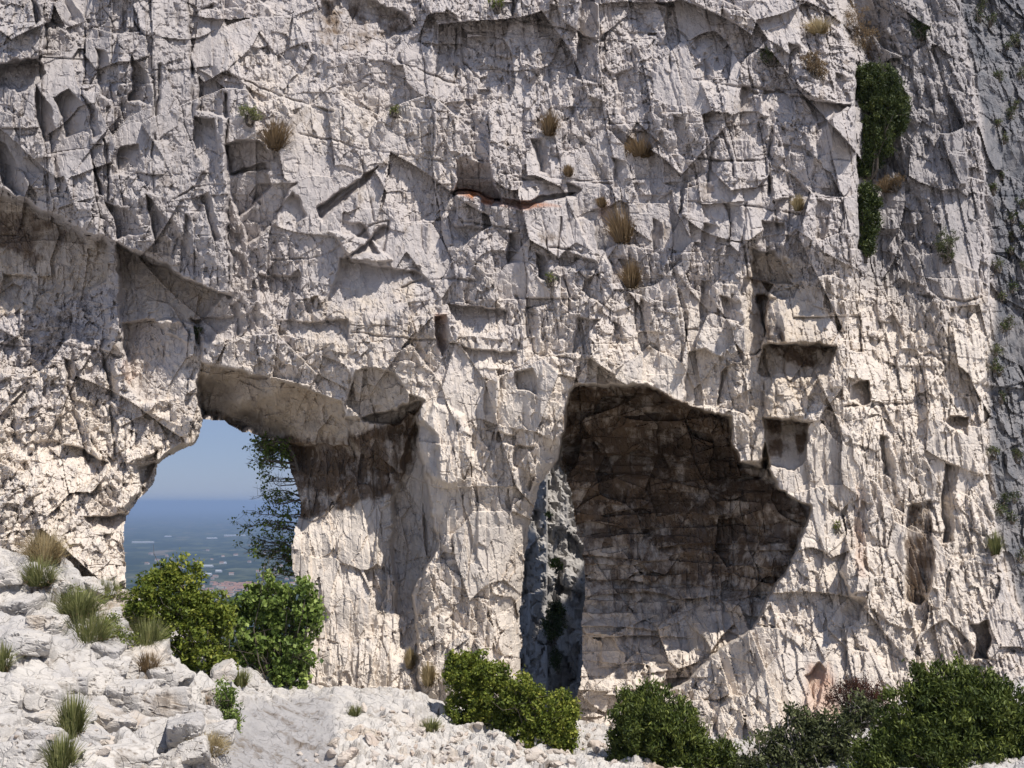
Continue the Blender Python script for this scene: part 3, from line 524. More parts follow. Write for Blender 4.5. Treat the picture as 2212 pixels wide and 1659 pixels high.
# the slope the photographer stands on, behind and beside the near ground
ox = np.arange(-80, 80.1, 1.0); oy = np.arange(-70, 34, 1.0); OX, OY = np.meshgrid(ox, oy)
cz = ground_z(np.clip(OX, -20, 20), np.clip(OY, -15, 30))
OZ = cz+np.where((OX > -13) & (OX < 13.5) & (OY > 10) & (OY < 29.5), -1.5, -.05)+.25*fbm(np.stack([OX, OY, 0*OX], -1).reshape(-1, 3), (6, 6, 6), 3, 5).reshape(OX.shape)*((OY < 8) | (abs(OX) > 16))
OZ -= np.clip(np.abs(OX)-20, 0, 99)*.15; OZ = np.where(OY > 30, -14, OZ); OZ = np.where((OX < -14) & (OY > 20), np.minimum(OZ, -1.5), OZ)
oi = np.arange(OX.size).reshape(OX.shape); oq = np.stack([oi[:-1, :-1], oi[:-1, 1:], oi[1:, 1:], oi[1:, :-1]], -1).reshape(-1, 4)
k0 = np.ones(OX.size)
tag(mesh_np('hillside', np.stack([OX, OY, OZ], -1).reshape(-1, 3), oq, M_ground, dict(warm=.8*k0, tan=.2*k0, stain_shade=0*k0, rust=0*k0, lich=0*k0)), kind='structure')
log('ground')

# ================================================================== FAR CLIFF seen through the gap
fu = np.arange(1040, 1420, 4.); fv = np.arange(940, 1700, 4.); FU, FV = np.meshgrid(fu, fv)
fy = 35.5+(FU-1130)*.012*(FU > 1180)-(FU-1200)*.01+(1500-FV)*.002
f3 = P(FU, FV, fy).reshape(-1, 3)
o_, t_, e_ = facets(f3, (.9, .9, 1.6), 81, .1); hh = .25*o_+.3*t_
o_, t_, e_ = facets(f3, (.35, .35, .5), 82, .1); hh = hh+.1*o_+.12*t_
o_, t_, e_ = facets(f3, (.15, .15, .2), 83, .1); hh = hh+.03*o_+.05*t_
f3 = P(FU, FV, fy+hh.reshape(fy.shape)).reshape(-1, 3)
fi = np.arange(FU.size).reshape(FU.shape); fq = np.stack([fi[:-1, :-1], fi[1:, :-1], fi[1:, 1:], fi[:-1, 1:]], -1).reshape(-1, 4)
M_far = rock_material('grey_limestone', (0.43, 0.41, 0.39), (0.50, 0.475, 0.45), (0.4, 0.35, 0.3), (0.1, 0.1, 0.1)); kf = np.zeros(len(f3))
fc = mesh_np('far_cliff', f3, fq, M_far, dict(warm=kf+.3, tan=kf, stain_shade=kf, rust=kf, lich=kf+.15)); tag(fc, kind='structure')

# ================================================================== THE PLAIN
m = NB('plain'); p = m.pos(); ps = m.stretch(p, (.0010, .0010, 0))
f1 = m.n('ShaderNodeTexVoronoi', i_Vector=m.stretch(p, (.012, .006, 0)), i_Scale=1.).outputs['Color']
v1 = m.n('ShaderNodeSeparateColor', i_0=f1).outputs[0]; n_ = m.noise(ps, 6, 6, .7)
c = m.mix(m.mapr(v1, .3, .9), (.012, .024, .014), (.09, .10, .055)); c = m.mix(m.mapr(n_, .45, .62), c, (.018, .032, .016)); c = m.mix(m.mapr(v1, .95, .97), c, (.16, .13, .09))
m.col(c); m.b.inputs['Specular IOR Level'].default_value = 0
ZP = -300.
pr = np.array([300, 1200, 2500, 5000, 9000, 16000, 30000, 60000.]); pa = np.linspace(-1.2, 1.2, 25)
PRr, PA = np.meshgrid(pr, pa); pv = np.stack([PRr*np.sin(PA), PRr*np.cos(PA), 0*PA+ZP], -1).reshape(-1, 3)
pi_ = np.arange(PA.size).reshape(PA.shape); pq = np.stack([pi_[:-1, :-1], pi_[1:, :-1], pi_[1:, 1:], pi_[:-1, 1:]], -1).reshape(-1, 4)
tag(mesh_np('plain', pv, pq, m.m), kind='structure')
log('plain')

# ================================================================== VEGETATION
M_bark = plain_material('bark', (.13, .11, .09), .9, .3, 20)
M_deadwood = plain_material('dead_wood', (.34, .31, .29), .9, .2, 20)
M_oak = foliage_material('oak_leaves', (.045, .075, .012), (.16, .20, .028), (.38, .38, .07))
M_broad = foliage_material('broad_leaves', (.04, .075, .016), (.17, .24, .05), (.44, .52, .16))
M_jun = foliage_material('juniper_sprays', (.02, .036, .008), (.085, .115, .022), (.22, .25, .05), .15)
M_dark = foliage_material('dark_needles', (.012, .022, .006), (.048, .070, .016), (.13, .15, .035), .1)
M_grey = foliage_material('grey_leaves', (.03, .04, .016), (.085, .10, .04), (.20, .22, .09))
M_red = foliage_material('dead_red_leaves', (.035, .012, .008), (.085, .032, .02), (.15, .07, .04))
M_straw = foliage_material('dry_grass', (.20, .16, .08), (.42, .33, .18), (.60, .52, .32))
M_brown = foliage_material('brown_grass', (.08, .055, .03), (.22, .15, .08), (.40, .30, .17))
M_grass = foliage_material('green_grass', (.08, .10, .03), (.20, .22, .08), (.45, .42, .20))
rs = np.random.RandomState(7)
def unit(n):
    a = rs.normal(size=(n, 3)); return a/np.linalg.norm(a, axis=1)[:, None]
def leaves_mesh(cen, L, asp, out=None, droop=0., fold=.25):
    """one four-cornered leaf per centre"""
    n = len(cen); d = unit(n); d[:, 2] -= droop
    if out is not None: d = d+out
    d /= np.linalg.norm(d, axis=1)[:, None]; s_ = np.cross(d, unit(n)); s_ /= np.linalg.norm(s_, axis=1)[:, None]+1e-9; up = np.cross(s_, d)
    ll = L*rs.uniform(.6, 1.35, n)[:, None]; w_ = ll*asp
    v = np.stack([cen-d*ll*.5, cen+s_*w_*.5+up*fold*w_*.5, cen+d*ll*.5, cen-s_*w_*.5+up*fold*w_*.5], 1).reshape(-1, 3)
    return v, np.arange(4*n).reshape(n, 4)
def tubes(paths, sides=4):
    V_, Q_ = [], []; o = 0
    for pth, r0, r1 in paths:
        pth = np.asarray(pth, float); n = len(pth)
        for i in range(n):
            t = pth[min(i+1, n-1)]-pth[max(i-1, 0)]; t /= np.linalg.norm(t)+1e-9
            a = np.cross(t, (.3, .2, .93)); a /= np.linalg.norm(a)+1e-9; b = np.cross(t, a); r = r0+(r1-r0)*i/(n-1)
            for k in range(sides):
                an = 2*math.pi*k/sides; V_.append(pth[i]+r*(math.cos(an)*a+math.sin(an)*b))
        for i in range(n-1):
            for k in range(sides):
                k2 = (k+1) % sides; Q_.append((o+i*sides+k, o+i*sides+k2, o+(i+1)*sides+k2, o+(i+1)*sides+k))
        o += n*sides
    return np.array(V_), np.array(Q_)
def bend(a, b, n=5, amp=.12):
    a = np.asarray(a, float); b = np.asarray(b, float); t = np.linspace(0, 1, n)[:, None]; L = np.linalg.norm(b-a)
    return a+(b-a)*t+np.sin(t*math.pi)*rs.normal(size=3)*amp*L+rs.normal(size=(n, 3))*amp*.12*L*(t > 0)*(t < 1)
def bush(name, label, cat, base, lobes, y, mat, L=.05, asp=.55, dens=1., clump=.11, group=None, bark=None, up=.3, twigs=26, inner=.35, per=46, bare=0, deep=.8):
    """a rooted shrub: stems fan out to leaf clumps spread through the lobes (u, v, ru, rv in view pixels at depth y)"""
    B = P(base[0], base[1], y); root = thing(name, label, cat, B, group); s_ = y/F; C_, O_, TT = [], [], []
    for (lu, lv, ru, rv_) in lobes:
        c = P(lu, lv, y)-B; R = np.array([ru*s_, (ru+rv_)*.5*s_*deep, rv_*s_]); area = 4*math.pi*((R[0]*R[1])**1.6/3+(R[0]*R[2])**1.6/3+(R[1]*R[2])**1.6/3)**(1/1.6)
        n = max(6, int(area/(clump*clump*1.9)*dens)); d = unit(n); lump = 1+.16*noise(d*2.2+lu, (1, 1, 1), 5)+.10*noise(d*5+lu, (1, 1, 1), 6)
        rad = np.where(rs.rand(n) < inner, rs.uniform(.35, .85, n), rs.uniform(.85, 1.03, n))*lump
        C_.append(c+d*R*rad[:, None]); O_.append(d); TT.append(rs.normal(0, .12, n)+.10*noise(d*3+lv, (1, 1, 1), 9)+.1*(rad-.8))
    C_, O_, TT = map(np.concatenate, (C_, O_, TT)); n = len(C_)
    cen = np.repeat(C_, per, 0)+rs.normal(size=(n*per, 3))*clump*.45*np.repeat(rs.uniform(.6, 1.3, n), per)[:, None]
    v, f = leaves_mesh(cen, L, asp, np.repeat(O_, per, 0)*.5+np.array([0, 0, up]))
    tint = np.repeat(np.clip(.45+np.repeat(TT, per)+rs.normal(0, .16, n*per), 0, 1), 4)
    mesh_np('foliage', v, f, mat, dict(tint=tint), root)
    pick = C_[rs.permutation(n)[:twigs]]; pth = []
    for p in pick:
        mid = p*.45+rs.normal(size=3)*.05; pth.append((bend((rs.normal()*.04, rs.normal()*.04, -.1), mid, 4), .022, .012)); pth.append((bend(mid, p, 4), .012, .004))
        for _ in range(3): pth.append((bend(p*.75+mid*.25, p+rs.normal(size=3)*clump*1.4, 3), .006, .002))
    for _ in range(bare):
        p = C_[rs.randint(n)]*1.12; pth.append((bend((0, 0, 0), p, 6, .1), .016, .004))
        for _ in range(4): pth.append((bend(p*rs.uniform(.5, .9), p+rs.normal(size=3)*.22, 4), .006, .002))
    sv, sf = tubes(pth); mesh_np('stems', sv, sf, bark or M_bark, None, root)
    return root
def tuft(label, u, v, w_, h_, mat, y=None, n=240, group='grass tufts on the cliff', lean=0., name='grass_tuft', cat='grass tuft', tip=None):
    n = int(n*2.4); y = surf_out(u, v, w_*.3)-.05 if y is None else y; B = P(u, v, y); root = thing(name, label, cat, B, group); s_ = y/F; W, H = w_*s_*.62, h_*s_*1.15
    an = rs.uniform(0, 2*math.pi, n); sp = np.abs(rs.normal(0, .55, n)).clip(0, 1.25); hh = H*rs.uniform(.3, 1.1, n)
    dx = np.stack([np.cos(an)*sp*W+lean*H, np.sin(an)*sp*W*.8-.1*H], -1); b0 = np.stack([np.cos(an), np.sin(an)], -1)*W*.36*rs.rand(n)[:, None]**.5
    side = np.stack([-np.sin(an+.7), np.cos(an+.7), 0*an], -1); bw = .004+.004*rs.rand(n); V_ = []
    for t, k in ((0, 1.), (.55, .8), (1., .1)):
        hz = hh*(t-.35*sp*t*t); c = np.stack([b0[:, 0]+dx[:, 0]*t**1.5, b0[:, 1]+dx[:, 1]*t**1.5, hz-.03*(t == 0)], -1)
        V_ += [c-side*(bw*k)[:, None], c+side*(bw*k)[:, None]]
    V_ = np.stack(V_, 1); i = np.arange(n)[:, None]*6; f = np.concatenate([i+[0, 1, 3, 2], i+[2, 3, 5, 4]])
    tint = (rs.normal(.5, .2, n)[:, None]+np.array([-.25, -.25, 0, 0, .12, .12])).clip(0, 1)
    mesh_np('blades', V_.reshape(-1, 3), f, mat, dict(tint=tint), root)
    c = rs.normal(size=(n//3, 3))*np.array([W*.25, W*.2, H*.08])+np.array([0, 0, .02]); v2, f2 = leaves_mesh(c, .05, .4)
    mesh_np('dead_leaves', v2, f2, M_brown, dict(tint=np.repeat(rs.rand(len(c))*.6, 4)), root)
    return root

# bushes in and in front of the left arch
bush('oak_bush', 'yellow-green small-leaved oak bush rising at the left of the arch opening', 'bush', (440, 1490), [(330, 1300, 52, 62), (395, 1270, 36, 58), (350, 1250, 40, 34), (420, 1370, 68, 80), (440, 1440, 60, 44), (380, 1440, 34, 40), (465, 1330, 36, 46), (300, 1335, 26, 30)], 17.9, M_oak, .075, dens=1.0, clump=.12, twigs=40)
bush('broadleaf_bush', 'light green broad-leaved bush against the foot of the left pillar', 'bush', (600, 1520), [(585, 1300, 52, 56), (640, 1300, 46, 50), (560, 1370, 56, 56), (630, 1400, 52, 62), (600, 1450, 62, 48), (545, 1300, 30, 34), (665, 1340, 30, 34), (520, 1420, 40, 40), (500, 1330, 26, 26)], 20.7, M_broad, .10, .75, dens=.75, clump=.14, per=34, twigs=50, bare=6, inner=.5)
bush('green_shrub', 'narrow dark green shrub hanging in the cleft beside the grey path', 'bush', (498, 1600), [(497, 1545, 20, 46), (485, 1500, 18, 26), (500, 1580, 17, 24)], 16.3, M_broad, .045, dens=.9, clump=.08, twigs=12)
# centre foot of the cliff
bush('evergreen_bush', 'dense olive-green bush at the foot of the middle pillar', 'bush', (1040, 1600), [(1020, 1460, 52, 52), (1070, 1500, 56, 62), (1010, 1530, 42, 50), (1060, 1560, 52, 40), (985, 1450, 24, 34)], 20.5, M_oak, .07, dens=1.05, clump=.11, twigs=20)
bush('evergreen_bush', 'green bush in front of the dark gap, right of the olive-green one', 'bush', (1170, 1635), [(1130, 1510, 42, 46), (1185, 1560, 56, 62), (1140, 1590, 46, 42), (1222, 1530, 24, 38), (1210, 1590, 36, 42)], 20.0, M_oak, .07, dens=1.0, clump=.11, twigs=24)
bush('juniper_bush', 'round dark green juniper below the big cave', 'bush', (1420, 1680), [(1400, 1560, 76, 74), (1460, 1590, 66, 72), (1370, 1620, 50, 50), (1440, 1650, 80, 50), (1500, 1640, 34, 46)], 19.2, M_jun, .085, .32, dens=1.2, clump=.11, up=.8, twigs=16, per=60)
bush('juniper_bush', 'small dark juniper just right of the round juniper', 'bush', (1565, 1670), [(1562, 1632, 34, 32), (1540, 1650, 24, 24), (1590, 1650, 20, 22)], 19.0, M_jun, .08, .32, dens=1.1, clump=.10, up=.8, twigs=10)
bush('grey_shrub', 'loose grey-green shrub with bare pale twigs beside the large juniper', 'bush', (1740, 1700), [(1680, 1620, 62, 46), (1740, 1590, 50, 50), (1800, 1600, 64, 66), (1850, 1540, 44, 44), (1640, 1650, 44, 30), (1760, 1650, 90, 40), (1720, 1545, 26, 20)], 18.2, M_grey, .075, .5, dens=.85, clump=.12, per=34, bark=M_deadwood, twigs=50, bare=9, inner=.6)
bush('dead_shrub', 'rust-brown dead shrub behind the grey-green one', 'bush', (1860, 1570), [(1850, 1490, 50, 28), (1890, 1505, 42, 30), (1800, 1500, 26, 24), (1850, 1530, 50, 26)], 19.8, M_red, .04, .4, dens=.75, clump=.10, bark=M_bark, twigs=40, bare=10, inner=.6)
bush('large_juniper', 'large bushy dark green juniper in the bottom right corner', 'bush', (2080, 1760), [(2080, 1520, 92, 76), (1990, 1560, 84, 80), (2160, 1560, 90, 84), (2060, 1640, 150, 100), (1930, 1640, 76, 76), (2210, 1640, 90, 110), (2000, 1700, 170, 70), (2020, 1470, 48, 34), (2300, 1640, 110, 110)], 16.8, M_jun, .085, .32, dens=1.2, clump=.13, up=.7, twigs=30, per=70)
# shrubs rooted in the cliff
def on(u, v, d=.12): return surf(u, v)-d
bush('cliff_juniper', 'tall dark juniper growing in the cleft at the upper right', 'bush', (1880, 380), [(1895, 190, 44, 52), (1905, 250, 54, 62), (1885, 310, 40, 56), (1925, 230, 34, 60), (1868, 350, 20, 30), (1870, 170, 26, 30)], on(1890, 300, .5), M_dark, .08, .35, dens=1.3, clump=.11, up=.6, twigs=14, per=56)
bush('cliff_juniper', 'narrow dark juniper hanging below the tall one in the cleft', 'bush', (1868, 560), [(1876, 430, 26, 36), (1872, 480, 24, 40), (1868, 525, 18, 30)], on(1870, 480, .35), M_dark, .08, .35, dens=1.3, clump=.10, up=.2, twigs=10, per=50)
bush('dry_shrub', 'brown half-dry shrub above the tall cliff juniper', 'bush', (1860, 160), [(1850, 40, 30, 40), (1870, 90, 34, 40), (1880, 125, 26, 26), (1835, 80, 18, 40)], on(1865, 90, .3), M_brown, .05, .3, dens=.5, clump=.12, up=.8, twigs=20, bare=6, inner=.6)
for a in [('olive-green shrub on the upper cliff left of the cleft', 1665, 135, [(1662, 118, 28, 20), (1675, 105, 16, 14)], M_grey), ('brown bushy shrub close to the cliff edge at the upper right', 1760, 165, [(1760, 135, 26, 28), (1770, 150, 22, 20), (1745, 125, 14, 14)], M_brown),
          ('green tuft-like shrub at the upper left above the brown grass', 540, 262, [(535, 240, 20, 16), (555, 248, 14, 12)], M_grass), ('small green shrub at the top edge of the picture', 1075, 22, [(1072, 6, 18, 14)], M_oak),
          ('tiny green shrub on the pale slab in the upper middle', 855, 245, [(852, 238, 14, 9)], M_oak), ('small dark plant in the crack at the head of the arch', 428, 735, [(428, 720, 9, 16)], M_dark),
          ('tiny green plant below the centre of the cliff', 1190, 610, [(1190, 600, 12, 10)], M_oak), ('small dark shrub below the cleft at the right', 1935, 405, [(1935, 390, 26, 14)], M_brown),
          ('dark shrub on a ledge at the upper right corner wall', 1990, 80, [(1990, 62, 22, 30)], M_dark), ('spindly grey shrub low on the right wall', 2045, 560, [(2045, 530, 24, 34)], M_grey),
          ('small green shrub on the lower right wall', 1810, 1142, [(1810, 1136, 6, 9)], M_oak)]:
    bush('cliff_shrub', a[0], 'shrub', (a[1], a[2]), a[3], on(a[1], a[2], .1), a[4], .045, .35, dens=.8, clump=.07, up=.6, twigs=14, per=26, inner=.5, group='shrubs on the cliff face')
k = 0
for i in range(46):
    v = rs.uniform(-20, 1380); u = np.interp(v, [0, 430, 800, 1000, 1200, 1400], [2080, 2132, 2136, 2136, 2165, 2230])+rs.uniform(8, 110)
    if u > 2235: continue
    r = rs.uniform(5, 13); bush('ledge_shrub', 'small dark shrub on the far wall along the right edge', 'shrub', (u, v+r*.8), [(u, v, r*.9, r)], on(u, v, .2), M_dark if rs.rand() < .6 else M_grey, .07, .4, dens=.9, clump=.11, up=.4, twigs=5, per=20, group='small shrubs on the far right wall'); k += 1
# shrubs on the far cliff in the gap
for a in [('dark bush halfway down the shaded rock behind the gap', 1198, 1385, [(1196, 1345, 24, 34), (1205, 1320, 14, 20)], M_dark), ('small green bush high on the grey rock behind the gap', 1202, 1232, [(1202, 1220, 14, 12)], M_oak), ('thin dark bush near the bottom of the rock behind the gap', 1205, 1450, [(1200, 1425, 9, 22)], M_dark), ('tiny bush at the top of the rock behind the gap', 1185, 1118, [(1185, 1112, 7, 6)], M_oak)]:
    bush('rock_bush', a[0], 'bush', (a[1], a[2]), a[3], 34.6, a[4], .07, .5, dens=1., clump=.10, twigs=8, per=30, group='bushes behind the gap')
# tufts on the cliff
for (lb, u, v, w_, h_, mt, ln) in [('brown grass tuft on the slanting bed at the upper left', 596, 318, 80, 62, M_brown, .15), ('brown grass tuft on the upper middle of the cliff', 1186, 288, 50, 52, M_brown, .1), ('wide brown grass tuft on the ledge right of the centre', 1385, 335, 90, 40, M_brown, 0), ('long brown grass hanging in the slot right of the red niche', 1345, 520, 74, 74, M_brown, -.1),
        ('lower round brown grass clump in the same slot', 1364, 618, 52, 56, M_brown, 0), ('short tan grass along a ledge near the top right', 1770, 68, 66, 28, M_straw, 0), ('very small brown tuft above the pale block', 1228, 378, 26, 22, M_brown, 0), ('small straw tuft on the right part of the cliff', 1724, 452, 32, 30, M_straw, 0),
        ('green-brown tuft at the foot of the cleft junipers', 1915, 412, 40, 30, M_brown, 0), ('thin straw tuft at the foot of the groove between the pillars', 886, 1440, 28, 36, M_straw, 0), ('pale straw tuft right of the groove', 925, 1478, 36, 44, M_straw, 0), ('yellow-green tuft on the lower right wall', 2150, 1195, 30, 44, M_grass, 0),
        ('small brown tuft in the joint right of the centre', 1300, 445, 24, 20, M_brown, 0)]:
    tuft(lb, u, v, w_, h_, mt, lean=ln)
# tufts on the ground ledges at the left
def gy_at(u, v):
    lo, hi = 8., 26.
    for yy in np.arange(9.7, 27, .05):
        p = P(u, v, yy)
        if abs(p[0]) < 13.3 and gz(p[0], p[1]) >= p[2]: return float(yy)
    return 20.
for (lb, u, v, w_, h_, mt, n) in [('tall straw grass tuft where the left wall meets the rocks', 95, 1215, 110, 68, M_straw, 330), ('second grass tuft just below the tall straw one', 85, 1262, 90, 56, M_grass, 260), ('tan grass tuft leaning against the oak bush', 318, 1410, 84, 72, M_grass, 300), ('low green grass patch left of the tan tuft', 170, 1330, 120, 60, M_grass, 320),
        ('dull green grass below the low patch', 190, 1390, 120, 64, M_grass, 300), ('grass tuft with seed heads between the white boulders', 155, 1590, 70, 84, M_grass, 260), ('green grass tuft at the bottom edge', 132, 1672, 76, 80, M_grass, 300), ('grass tuft cut by the left edge', 2, 1450, 60, 56, M_grass, 220), ('yellow grass beside the grey path', 445, 1632, 100, 44, M_straw, 300),
        ('short grass at the foot of the left wall', 232, 1290, 60, 40, M_grass, 160), ('brown grass in the cleft under the oak bush', 320, 1455, 60, 44, M_brown, 160), ('small tuft in the notch of the ledge below the arch', 520, 1480, 44, 34, M_grass, 130), ('small green tuft on the rubble below the pillar', 765, 1545, 34, 22, M_grass, 90), ('grass at the edge of the rubble by the olive-green bush', 930, 1580, 50, 30, M_grass, 120)]:
    tuft(lb, u, v, w_, h_, mt, y=gy_at(u, v), n=n, group='grass tufts on the ground')
# herbs between the rocks at the left
for (lb, u, v, lo_) in [('low dark green herb mat under the left wall', 160, 1310, [(150, 1290, 44, 20), (200, 1300, 44, 18), (180, 1325, 50, 18)]), ('small reddish-green plant left of the oak bush', 258, 1300, [(258, 1285, 16, 20)]), ('low herb clump below the grass patch', 215, 1365, [(215, 1350, 50, 22), (260, 1375, 34, 20)]), ('little plant on the boulder edge under the oak bush', 330, 1545, [(318, 1420, 26, 24)])][:3]:
    bush('herb_clump', lb, 'plant', (u, v), lo_, gy_at(u, v), M_oak, .04, .5, dens=.7, clump=.08, per=26, twigs=8, group='low plants on the ledge')
log('bushes')
# the tree leaning out of the pillar into the arch
yT = 25.0; B = P(667, 1330, yT); root = thing('arch_tree', 'dark sparse tree leaning out from the pillar into the left arch', 'tree', B)
tr = [P(u, v, yT)-B for u, v in ((667, 1330), (662, 1250), (656, 1180), (660, 1110), (650, 1040), (636, 985), (618, 955))]
trk = np.array(tr)+rs.normal(size=(7, 3))*.03; tv, tf = tubes([(trk, .08, .03)], 7); mesh_np('trunk', tv, tf, M_bark, None, root, smooth=True)
bp, cl = [], []
for k in range(44):
    t = rs.uniform(.12, 1); i = t*6; j = min(int(i), 5); s0 = trk[j]*(1-i+j)+trk[j+1]*(i-j); vpos = 1330+(955-1330)*t
    reach = np.interp(vpos, [950, 980, 1015, 1060, 1130, 1175, 1230, 1300], [44, 70, 98, 92, 96, 122, 104, 76])*rs.uniform(.4, 1)
    e = s0+np.array([-reach*yT/F, rs.normal()*.35, (rs.uniform(-.02, .32))*reach*yT/F]); pth = bend(s0, e, 7, .1); bp.append((pth, .022, .006))
    for _ in range(7):
        a = pth[rs.randint(2, 7)]; e2 = a+np.array([-rs.uniform(.05, .4), rs.normal()*.15, rs.uniform(-.12, .2)]); q_ = bend(a, e2, 4, .12); bp.append((q_, .008, .003))
        for _ in range(2): bp.append((bend(q_[2], q_[2]+rs.normal(size=3)*.12, 3), .004, .002))
        if rs.rand() < .35: cl.append(e2)
    if rs.rand() < .9: cl.append(e); cl.append(s0+(e-s0)*.4)
for _ in range(60): cl.append(P(rs.uniform(565, 625), rs.uniform(950, 1000), yT+rs.normal()*.2)-B)
for _ in range(60): cl.append(P(rs.uniform(590, 650), rs.uniform(1080, 1240), yT+rs.normal()*.2)-B)
tv, tf = tubes(bp, 3); mesh_np('branches', tv, tf, M_bark, None, root); cl = np.array(cl); cen = np.repeat(cl, 13, 0)+rs.normal(size=(len(cl)*13, 3))*.05
v, f = leaves_mesh(cen, .075, .6, np.array([-.3, 0, .2])); mesh_np('foliage', v, f, M_broad, dict(tint=np.repeat(rs.uniform(.1, .6, len(cen)), 4)), root)
log('tree')

# ================================================================== LOOSE STONES
M_stone = rock_material('loose_stone', (0.50, 0.45, 0.41), (0.60, 0.53, 0.46), (0.48, 0.36, 0.27), (0.2, 0.15, 0.1))
def stone_mesh(k):
    q = unit(1)[0]; n = 14; th, ph = np.meshgrid(np.linspace(0, math.pi, 9), np.linspace(0, 2*math.pi, n+1)[:-1]); d = np.stack([np.sin(th)*np.cos(ph), np.sin(th)*np.sin(ph), np.cos(th)], -1).reshape(-1, 3)
    pn = unit(8); off = rs.uniform(.38, .7, 8); r = np.min(np.where((d@pn.T) > .05, off/np.maximum(d@pn.T, .05), 9), 1).clip(0, 1.05); v = d*r[:, None]*np.array([1, .8, .6])
    i = np.arange(n*9).reshape(n, 9); f = np.stack([i, np.roll(i, -1, 0)], -1); f = np.stack([i[:, :-1], i[:, 1:], np.roll(i, -1, 0)[:, 1:], np.roll(i, -1, 0)[:, :-1]], -1).reshape(-1, 4)
    k0 = np.ones(len(v)); o = mesh_np('loose_stone', v, f, M_stone, dict(warm=k0*.6, tan=k0*[0, .2, .45, .1, .3, 0][k % 6], stain_shade=k0*.1, rust=k0*[0, .02, .05, 0, .02, 0][k % 6], lich=k0*0)); me = o.data; bpy.data.objects.remove(o); return me
STM = [stone_mesh(k) for k in range(12)]; ns = 0
while ns < 190:
    u = rs.uniform(640, 1330) if ns < 155 else rs.uniform(0, 480); v = rs.uniform(1530, 1655)
    if ns < 155 and rs.rand() > np.interp(v, [1530, 1580, 1640], [.08, .45, 1])*np.interp(u, [640, 760, 860, 1330], [.1, .5, 1, 1]): continue
    yy = gy_at(u, v); p = P(u, v, yy); o = bpy.data.objects.new('loose_stone', STM[rs.randint(12)]); C.objects.link(o); r = rs.choice([.05, .07, .10, .14, .19], p=[.34, .3, .2, .12, .04])*(1 if ns < 155 else .8)
    o.location = (p[0], p[1], gz(p[0], p[1])+r*.08); o.scale = (r, r, r); o.rotation_euler = (rs.uniform(-.5, .5), rs.uniform(-.5, .5), rs.uniform(0, 6.28))
    tag(o, 'angular pale loose stone lying in the rubble below the bushes' if ns < 155 else 'small pale stone lying on the white rocks at the lower left', 'stone', 'loose stones in the rubble' if ns < 155 else 'stones on the left rocks'); ns += 1
# broken white blocks heaped over the ledge in the left foreground
M_block = rock_material('block_limestone', (0.46, 0.44, 0.425), (0.62, 0.58, 0.53), (0.60, 0.47, 0.34), (0.2, 0.15, 0.1))
def block_mesh(k):
    n, r_ = 72, 40; th, ph = np.meshgrid(np.linspace(0.001, math.pi-.001, r_), np.linspace(0, 2*math.pi, n+1)[:-1]); d = np.stack([np.sin(th)*np.cos(ph), np.sin(th)*np.sin(ph), np.cos(th)], -1).reshape(-1, 3)
    ax = np.array([[1, 0, 0], [-1, 0, 0], [0, 1, 0], [0, -1, 0], [0, 0, 1], [0, 0, -1]])+rs.normal(size=(6, 3))*.16; pn = np.concatenate([ax, unit(7)]); pn /= np.linalg.norm(pn, axis=1)[:, None]
    off = np.concatenate([rs.uniform(.6, .8, 6), rs.uniform(.75, .95, 7)]); q_ = np.where((d@pn.T) > .05, off/np.maximum(d@pn.T, .05), 9); p_ = 14.
    r = (q_**-p_).sum(1)**(-1/p_); v = d*r[:, None]; o_, t_, e_ = facets(v+k*9., (.5, .5, .42), 200+k, 0, .15)
    v = v*(1+.035*o_+.05*t_-.06*np.exp(-(e_/.035)**2)+.05*fbm(v+k*5., (.5, .5, .5), 4, 3, .6))[:, None]; v = v*np.array([1, .85, .62])
    i = np.arange(n*r_).reshape(n, r_); j = np.roll(i, -1, 0); f = np.stack([i[:, :-1], i[:, 1:], j[:, 1:], j[:, :-1]], -1).reshape(-1, 4); k0 = np.ones(len(v))
    o = mesh_np('limestone_block', v, f, M_block, dict(warm=k0*rs.uniform(.3, .9), tan=k0*[0, .05, .4, 0][k % 4], stain_shade=.5*np.exp(-(e_/.03)**2), rust=k0*0, lich=k0*.1)); me = o.data; bpy.data.objects.remove(o); return me
BLM = [block_mesh(k) for k in range(9)]; nb = 0
spots = [(150, 1205, .42), (180, 1235, .36), (212, 1262, .3), (120, 1190, .3), (185, 1395, .42), (235, 1400, .38), (300, 1440, .5), (340, 1460, .42), (265, 1435, .36), (150, 1420, .4), (385, 1505, .4), (440, 1500, .36), (430, 1540, .42), (460, 1580, .36), (400, 1570, .45), (330, 1510, .5), (280, 1500, .45), (200, 1470, .5), (15, 1580, .6), (70, 1490, .5), (230, 1560, .45), (340, 1600, .4),
         (60, 1380, .4), (20, 1320, .4), (110, 1340, .36), (60, 1300, .36), (130, 1270, .3), (20, 1240, .34), (90, 1245, .26), (480, 1445, .28), (530, 1470, .3), (560, 1492, .26), (500, 1460, .22), (170, 1640, .4), (60, 1640, .45), (270, 1640, .42), (420, 1620, .36), (10, 1500, .4), (120, 1540, .36), (460, 1630, .26), (150, 1480, .35), (385, 1460, .26), (232, 1330, .22), (255, 1360, .24), (225, 1365, .2), (380, 1640, .34)]
